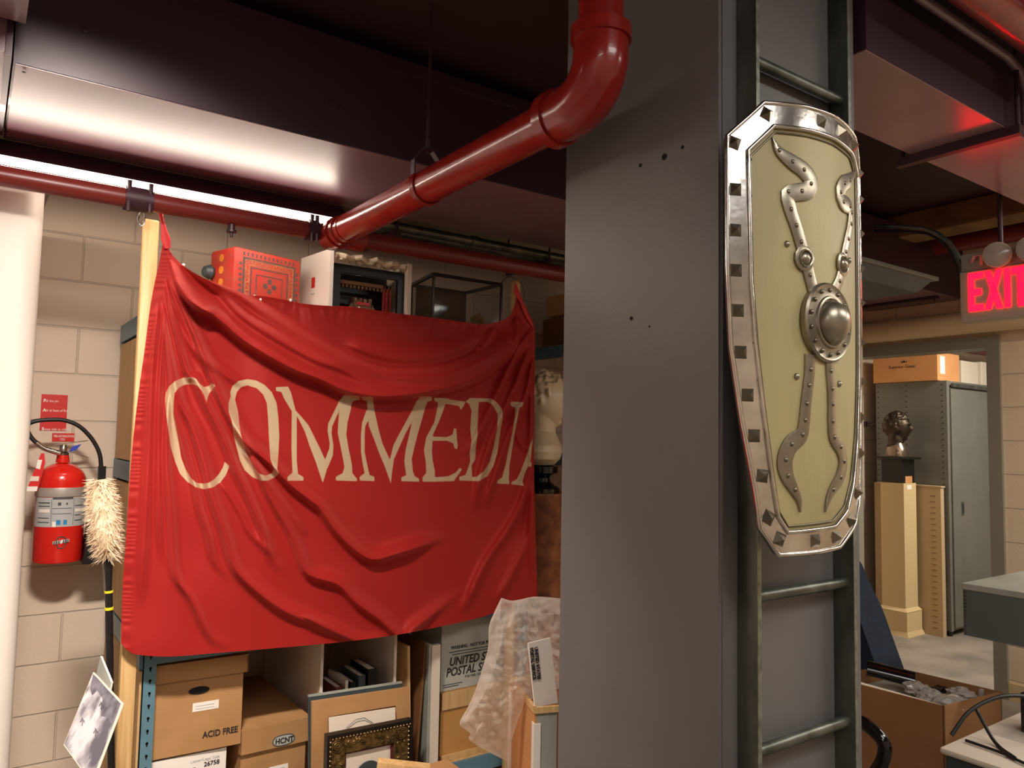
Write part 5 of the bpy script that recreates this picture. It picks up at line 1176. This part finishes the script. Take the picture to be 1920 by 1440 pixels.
# ------------------------------------------------------------------ beyond the doorway
# locker
lc = atX(1778, 950, 6.4); LY = lc.y; LBK = atX(1645, 950, 6.4).y; lx1 = 7.4; lzt = atX(1778, 713, 6.4).z
t = thing('steel_locker', 'tall grey steel locker beyond the doorway', 'locker', (6.9, LY+.3, 0))
MB().box(6.4, lx1, LY+.003, LBK, .04, lzt, .002).build('body', M['grey'], t)
o = MB().box(6.46, lx1-.03, LY-.012, LY+.002, .06, lzt-.06, .003).build('door', M['grey'], t)
MB().box(6.40, 6.44, LY-.006, LY+.004, .04, lzt).build('door_stile', M['grey'], t)
hq = atY(1802, 953, LY); MB().box(hq.x-.02, hq.x+.02, LY-.016, LY-.012, hq.z-.055, hq.z+.055, .003).build('handle_plate', M['galv'], o)
MB().box(hq.x-.009, hq.x+.009, LY-.018, LY-.016, hq.z-.04, hq.z+.04).build('handle_recess', M['hole'], o)
MB().box(6.46, lx1, LY-.03, LY-.012, lzt-.05, lzt-.02).build('top_rail', M['galv'], t)
b = MB()
for yy in (LY+.03, (LY+LBK)/2+.03, LBK-.02):
    for k in range(44): b.lathe([(.0055, 0), (.004, .003), (.001, .0035)], (6.4, yy, .08+k*.0445), 6, (-1, 0, 0))
o = b.build('bolt_holes', M['hole'], t); o['kind'] = 'stuff'
for fx in (6.43, 7.3): MB().tube([(fx, LY+.02, 0), (fx, LY+.02, .05)], .02, 10).build('foot', M['black'], t)
# boxes atop the locker
def box_at(name, lab, m, x0, x1, y0, y1, z0, z1): return tag(MB().box(x0, x1, y0, y1, z0, z1, .004).build(name, m), lab, 'box')
ya = atX(1758, 690, 6.38).y; t = thing('carton', 'long orange-brown carton lying on top of the grey locker', 'box', (6.5, 3.3, lzt+.001))
zc = atX(1700, 664, 6.38).z
MB().box(6.38, 6.75, ya, LBK+.01, lzt+.002, zc, .004).build('body', M['card2'], t)
text('Superior Guest', 'lettering', M['ink'], t, (6.3795, LBK-.13, lzt+.12), (0, -1, 0), (0, 0, 1), .036, sx=1.0)
b = MB(); cq = Vector((6.3795, LBK-.26, lzt+.165))
b.prism([cq+Vector((0, y_, z_)) for y_, z_ in ((-.022, 0), (.022, 0), (.028, .014), (.012, .006), (0, .022), (-.012, .006), (-.028, .014))], (-.0006, 0, 0)); b.build('crown_mark', M['ink'], t)
MB().box(6.42, 6.50, ya-.0012, ya, lzt+.06, zc-.03).build('paper_label', M['white'], t)
xa = atY(1785, 690, ya-.0).x
box_at('carton', 'small pale carton on the locker beside the orange-brown one', M['panelbox'], 6.78, 7.08, LY+.05, ya+.2, lzt+.002, zc-.04)
box_at('carton', 'second pale carton on the locker at the door frame', M['panelbox'], 7.10, 7.36, LY+.03, ya+.2, lzt+.002, zc-.03)
tag(MB().tube([(WX+.2, 3.35, 2.42), (9.3, 3.35, 2.42)], .06, 16).build('sprinkler_pipe', M['redpipe_dark'], smooth=True), 'dull red pipe seen at the top of the doorway behind the cartons', 'pipe')
# folding panel leaning on locker
t = thing('map_case', 'flat brown folded board case leaning against the locker behind the plinth', 'board case', (6.33, 3.3, 0))
mz = atX(1770, 915, 6.33).z
MB().box(6.322, 6.375, LY+.02, LBK-.02, 0, mz).build('case_body', M['casetan'], t)
MB().box(6.32, 6.385, LY+.014, LBK-.02, mz, mz+.012).build('top_flap', M['casetan'], t)
b = MB()
for k in range(24): b.box(6.3205, 6.322, LY+.06, LY+.10, .06+k*.045, .064+k*.045)
b.build('stitching', M['cardd'], t)['kind'] = 'stuff'
# plinth
pc = atX(1703, 1195, 5.95); 
PL = atZ(1703, 1197, 0); px0, py0 = PL.x, PL.y
corner = atX(1703, 910, px0+.035)
t = thing('plinth', 'square cream painted plinth beyond the doorway', 'plinth', (px0+.16, py0+.16, 0))
phz = atX(1703, 907, px0+.03).z; W4 = .19
MB().box(px0+.035, px0+.035+W4, py0+.035, py0+.035+W4, .2, phz).build('shaft', M['cream'], t)
b = MB(); b.hexa([(px0+.012, py0+.012, .19), (px0+.058+W4, py0+.012, .19), (px0+.058+W4, py0+.058+W4, .19), (px0+.012, py0+.058+W4, .19), (px0+.035, py0+.035, .215), (px0+.035+W4, py0+.035, .215), (px0+.035+W4, py0+.035+W4, .215), (px0+.035, py0+.035+W4, .215)])
b.box(px0+.015, px0+.055+W4, py0+.015, py0+.055+W4, .035, .19)
b.hexa([(px0, py0, 0), (px0+.07+W4, py0, 0), (px0+.07+W4, py0+.07+W4, 0), (px0, py0+.07+W4, 0), (px0+.012, py0+.012, .035), (px0+.058+W4, py0+.012, .035), (px0+.058+W4, py0+.058+W4, .035), (px0+.012, py0+.058+W4, .035)]); b.build('base', M['cream'], t)
cx, cy_ = px0+.035+W4/2, py0+.035+W4/2
MB().box(px0+.085, px0+.155, py0+.0335, py0+.035, phz-.05, phz-.015).build('paper_label', M['white'], t)
# black stand + bronze bust
bz0 = phz; bzt = atX(1690, 858, px0+.06).z
t = thing('bust_stand', 'black wooden block stand with wider top under the bronze head', 'stand', (cx, cy_, bz0))
MB().box(cx-.095, cx+.095, cy_-.085, cy_+.085, bz0+.001, bzt-.012).build('block', M['black'], t)
MB().box(cx-.125, cx+.125, cy_-.125, cy_+.125, bzt-.012, bzt+.006, .002).build('top_board', M['black'], t)
MB().box(cx-.05, cx+.055, cy_-.0865, cy_-.085, bz0+.002, bz0+.055).build('brass_plate', M['card2'], t)
t = thing('bronze_bust', 'dark bronze head of a man on a black stand beyond the doorway', 'bust', (cx, cy_, bzt+.007))
tz_ = atX(1690, 771, cx).z; hb = (tz_-bzt)*.33
head_bust('figure', M['bronze'], (cx, cy_, tz_-hb-.004), hb, math.radians(157), t, .005, chest=False)
kk = hb/.12; c = Vector((cx, cy_, tz_-hb-.004))
zc0 = bzt+.007
b = MB(); b.lathe([(.052*kk, tz_-hb*2.1-zc0), (.075*kk, (tz_-hb*2.1-zc0)*.6), (.082*kk, .02), (.08*kk, 0)][::-1], (cx-.006, cy_, zc0), 24); b.build('collar', mat('polished_bronze', lin(150, 138, 122), .25, metal=.9), t, smooth=True)
# coat hook
hk = atY(1626, 795, 3.715)
b = MB(); b.box(hk.x-.05, hk.x-.02, 3.70, 3.719, hk.z-.02, hk.z+.02); b.tube([(hk.x-.035, 3.70, hk.z), (hk.x-.02, 3.64, hk.z+.02), (hk.x+.01, 3.63, hk.z+.10)], .005, 8); b.tube([(hk.x-.035, 3.70, hk.z-.01), (hk.x-.02, 3.66, hk.z-.03), (hk.x, 3.65, hk.z-.015)], .005, 8)
tag(b.build('coat_hook', M['darkmetal'], smooth=True), 'small bronze coat hook on the block wall beyond the doorway', 'hook')

# ------------------------------------------------------------------ right foreground: table, box, tablet, hose
tx, ty = 3.3, 1.51
t = thing('steel_table', 'grey steel table with deep dark apron at the right edge', 'table', (3.7, 1.1, 0))
MB().box(tx, 4.15, .45, ty, .925, .95, .003).build('tabletop', M['greyl'], t)
MB().box(tx+.004, 4.146, .454, ty-.004, .745, .9248).build('apron', M['apron'], t)
b = MB()
for k in range(12): b.lathe([(.005, 0), (.004, .003), (.001, .0035)], (tx+.004, ty-.012, .755+k*.0145), 8, (-1, 0, 0))
b.build('rivets', M['galv'], t)
for x_, y_ in ((3.42, .52), (4.08, .52), (4.08, 1.40), (3.42, 1.1)): MB().box(x_-.018, x_+.018, y_-.018, y_+.018, 0, .745).build('leg', M['greyd'], t)
tag(MB().lathe([(.022, 0), (.024, .004), (.018, .006), (.001, .007)], (3.62, 1.26, .9503), 20).build('glass_disc', M['lens'], smooth=True), 'small clear glass disc lying on the grey table', 'disc')
# big cardboard box with stuff
NB = atZ(1770, 1324, .55); RBp = atZ(1878, 1297, .55); FB = atZ(1663, 1247, .55); LB = NB+(FB-RBp)
t = thing('cardboard_carton', 'open brown cardboard carton full of odds and ends by the pillar', 'box', ((NB.x+FB.x)/2, (NB.y+FB.y)/2, 0))
cs = [NB, RBp, FB, LB]; cen = (NB+FB)/2
for i in range(4):
    p_, q_ = cs[i].copy(), cs[(i+1) % 4].copy(); inn = (cen-(p_+q_)/2); inn.z = 0; inn = inn.normalized()*.006
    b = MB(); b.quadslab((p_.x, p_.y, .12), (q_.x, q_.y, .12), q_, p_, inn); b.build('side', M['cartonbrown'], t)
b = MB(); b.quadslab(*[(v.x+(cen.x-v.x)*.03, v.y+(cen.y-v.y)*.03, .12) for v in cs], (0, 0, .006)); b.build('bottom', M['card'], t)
b = MB(); b.quadslab(NB+Vector((.008, .02, -.004)), LB+Vector((.008, 0, -.004)), LB+Vector((.04, 0, -.002)), NB+Vector((.035, .03, -.02)), (0, 0, .003)); b.build('folded_flap', M['offwhite'], t)
def lrp(u, v, z): p_ = NB+(RBp-NB)*u+(LB-NB)*v; return Vector((p_.x, p_.y, z))
b = MB(); b.M = Matrix.Identity(4); b.quadslab(lrp(.05, .03, .475), lrp(.95, .03, .475), lrp(.95, .97, .475), lrp(.05, .97, .475), (0, 0, .02)); tag(b.build('packing_sheet', M['greyl']), 'grey packing sheet laid inside the open carton', 'packing')
tag(MB().box(2.95, 3.3, 1.35, 1.8, 0, .118).build('low_stand', M['greyd']), 'low dark stand under the open carton', 'stand')
b = MB(); b.tube([lrp(.50, .92, .57), lrp(.72, .60, .545)], [(.034, .022), (.034, .022)], 12); tag(b.build('camera_lens_case', M['blackgloss'], smooth=True), 'glossy black case lying across the open carton', 'case')
clear = mat('clear_plastic', lin(216, 204, 190), .1, trans=.6, c2=lin(236, 232, 226), nscale=50)
labs = ['crinkled clear bag next to the glossy black case', 'clear plastic wrapper in the middle of the carton', 'clear plastic wrapper near the carton\'s front corner', 'clear plastic wrapper by the carton\'s right wall']
for k, (u, v) in enumerate(((.62, .52), (.45, .33), (.35, .12), (.8, .24))):
    b = MB(); bmesh.ops.create_icosphere(b.bm, subdivisions=3, radius=1); c = lrp(u, v, .522)
    for vt in b.bm.verts:
        n_ = 1+.5*noise.noise(vt.co*2.6+Vector((k*5, 0, 0))); vt.co = c+Vector((vt.co.x*.05*n_, vt.co.y*.05*n_, vt.co.z*.026*n_))
    tag(b.build('plastic_wrapper', clear), labs[k], 'wrapper', 'clear wrappers in the carton')
tag(MB().box(0, .05, 0, .03, 0, .02).build('small_box', M['tagred']), 'small red box among the wrappers in the carton', 'box').location = lrp(.62, .08, .498)
for k, (u, v, w_, h_, m, lb) in enumerate(((.25, .55, .09, .02, 'white', 'flat white packet near the pillar side of the carton'), (.22, .30, .07, .015, 'labelgrey', 'small grey packet by the carton\'s near wall'), (.85, .45, .06, .03, 'black', 'little black box by the far wall of the carton'), (.6, .22, .05, .035, 'offwhite', 'small cream packet standing among the wrappers'), (.86, .10, .02, .06, 'silver', 'thin silver stick upright in the carton\'s right corner'))):
    c = lrp(u, v, .496); tag(MB().box(c.x-w_/2, c.x+w_/2, c.y-w_*.3, c.y+w_*.3, .496, .496+h_, .002).build('packet' if m != 'silver' else 'metal_stick', M[m]), lb, 'packet' if m != 'silver' else 'stick')
# grey flat machine with black cables
S0 = atZ(1760, 1400, .62); a2 = atZ(1862, 1442, .62); a3 = atZ(1905, 1338, .62)
t = thing('flatbed_machine', 'pale grey flat-topped machine with black cables at the lower right corner', 'machine', (S0.x+.25, S0.y-.2, 0))
ux = Vector((1, 0, 0)); X0, Y1 = S0.x, S0.y
MB().box(X0, X0+.55, Y1-.62, Y1, .60, .62, .009).build('lid', mat('pale_machine_lid', lin(226, 214, 194), .3), t, smooth=True)
MB().box(X0+.012, X0+.54, Y1-.61, Y1-.012, .52, .599, .006).build('body', M['greyd'], t)
for x_, y_ in ((X0+.05, Y1-.55), (X0+.5, Y1-.55), (X0+.05, Y1-.08), (X0+.5, Y1-.08)): MB().box(x_-.015, x_+.015, y_-.015, y_+.015, 0, .52).build('leg', M['greyd'], t)
q = atX(1912, 1300, X0+.34); tag(MB().box(X0+.34, X0+.46, q.y-.35, q.y, .621, .74, .004).build('monitor_base', M['black']), 'black box standing on the pale machine at the right edge', 'box')
c1_ = [Vector((X0+.10, Y1+.01, .63)), Vector((X0+.16, Y1-.02, .70)), Vector((X0+.24, Y1-.08, .745)), Vector((X0+.32, Y1-.16, .74)), Vector((X0+.36, Y1-.26, .70))]
tag(MB().tube(smooth3(c1_, 30), .006, 8).build('cable', M['cable'], smooth=True), 'black cable arching above the pale machine', 'cable')
c2_ = [Vector((X0+.10, Y1-.03, .627)), Vector((X0+.09, Y1-.13, .627)), Vector((X0+.06, Y1-.22, .627)), Vector((X0+.05, Y1-.34, .627))]
tag(MB().tube(smooth3(c2_, 24), .0045, 8).build('cable', M['cable'], smooth=True), 'black cable lying across the pale machine lid', 'cable')
c3_ = [Vector((X0+.19, Y1-.02, .70)), Vector((X0+.15, Y1-.09, .63)), Vector((X0+.08, Y1-.17, .627))]
tag(MB().tube(smooth3(c3_, 24), .0055, 8).build('cable', M['cable'], smooth=True), 'thick black cable dropping onto the pale machine lid', 'cable')
# black hose / handle beside the pillar
hp2 = [atX(*q, 2.25) for q in ((1570, 1350), (1610, 1352), (1640, 1372), (1658, 1396), (1655, 1425), (1640, 1455), (1625, 1500))]
tag(MB().tube(smooth3(hp2, 40), .020, 18).build('cart_handle', M['blackgloss'], smooth=True), 'curved glossy black handle at the pillar\'s foot on the right', 'handle')
# navy cloth-covered form
q1 = atX(1617, 1042, 3.75); q2 = atX(1698, 1262, 3.75)
b = MB(); b.prism([(3.75, q1.y+.05, q1.z+.03), (3.75, q1.y, q1.z-.02), (3.75, (q1.y+q2.y)/2+.005, (q1.z+q2.z)/2+.02), (3.75, q2.y, q2.z), (3.75, q2.y-.22, 0), (3.75, q1.y+.3, 0), (3.75, q1.y+.3, q1.z+.02)], (-.22, 0, 0))
bmesh.ops.bevel(b.bm, geom=b.bm.edges[:], offset=.02, segments=3, affect='EDGES')
tag(b.build('covered_chair', M['bluecloth'], smooth=True), 'dark blue upholstered form slanting down beside the pillar', 'chair')
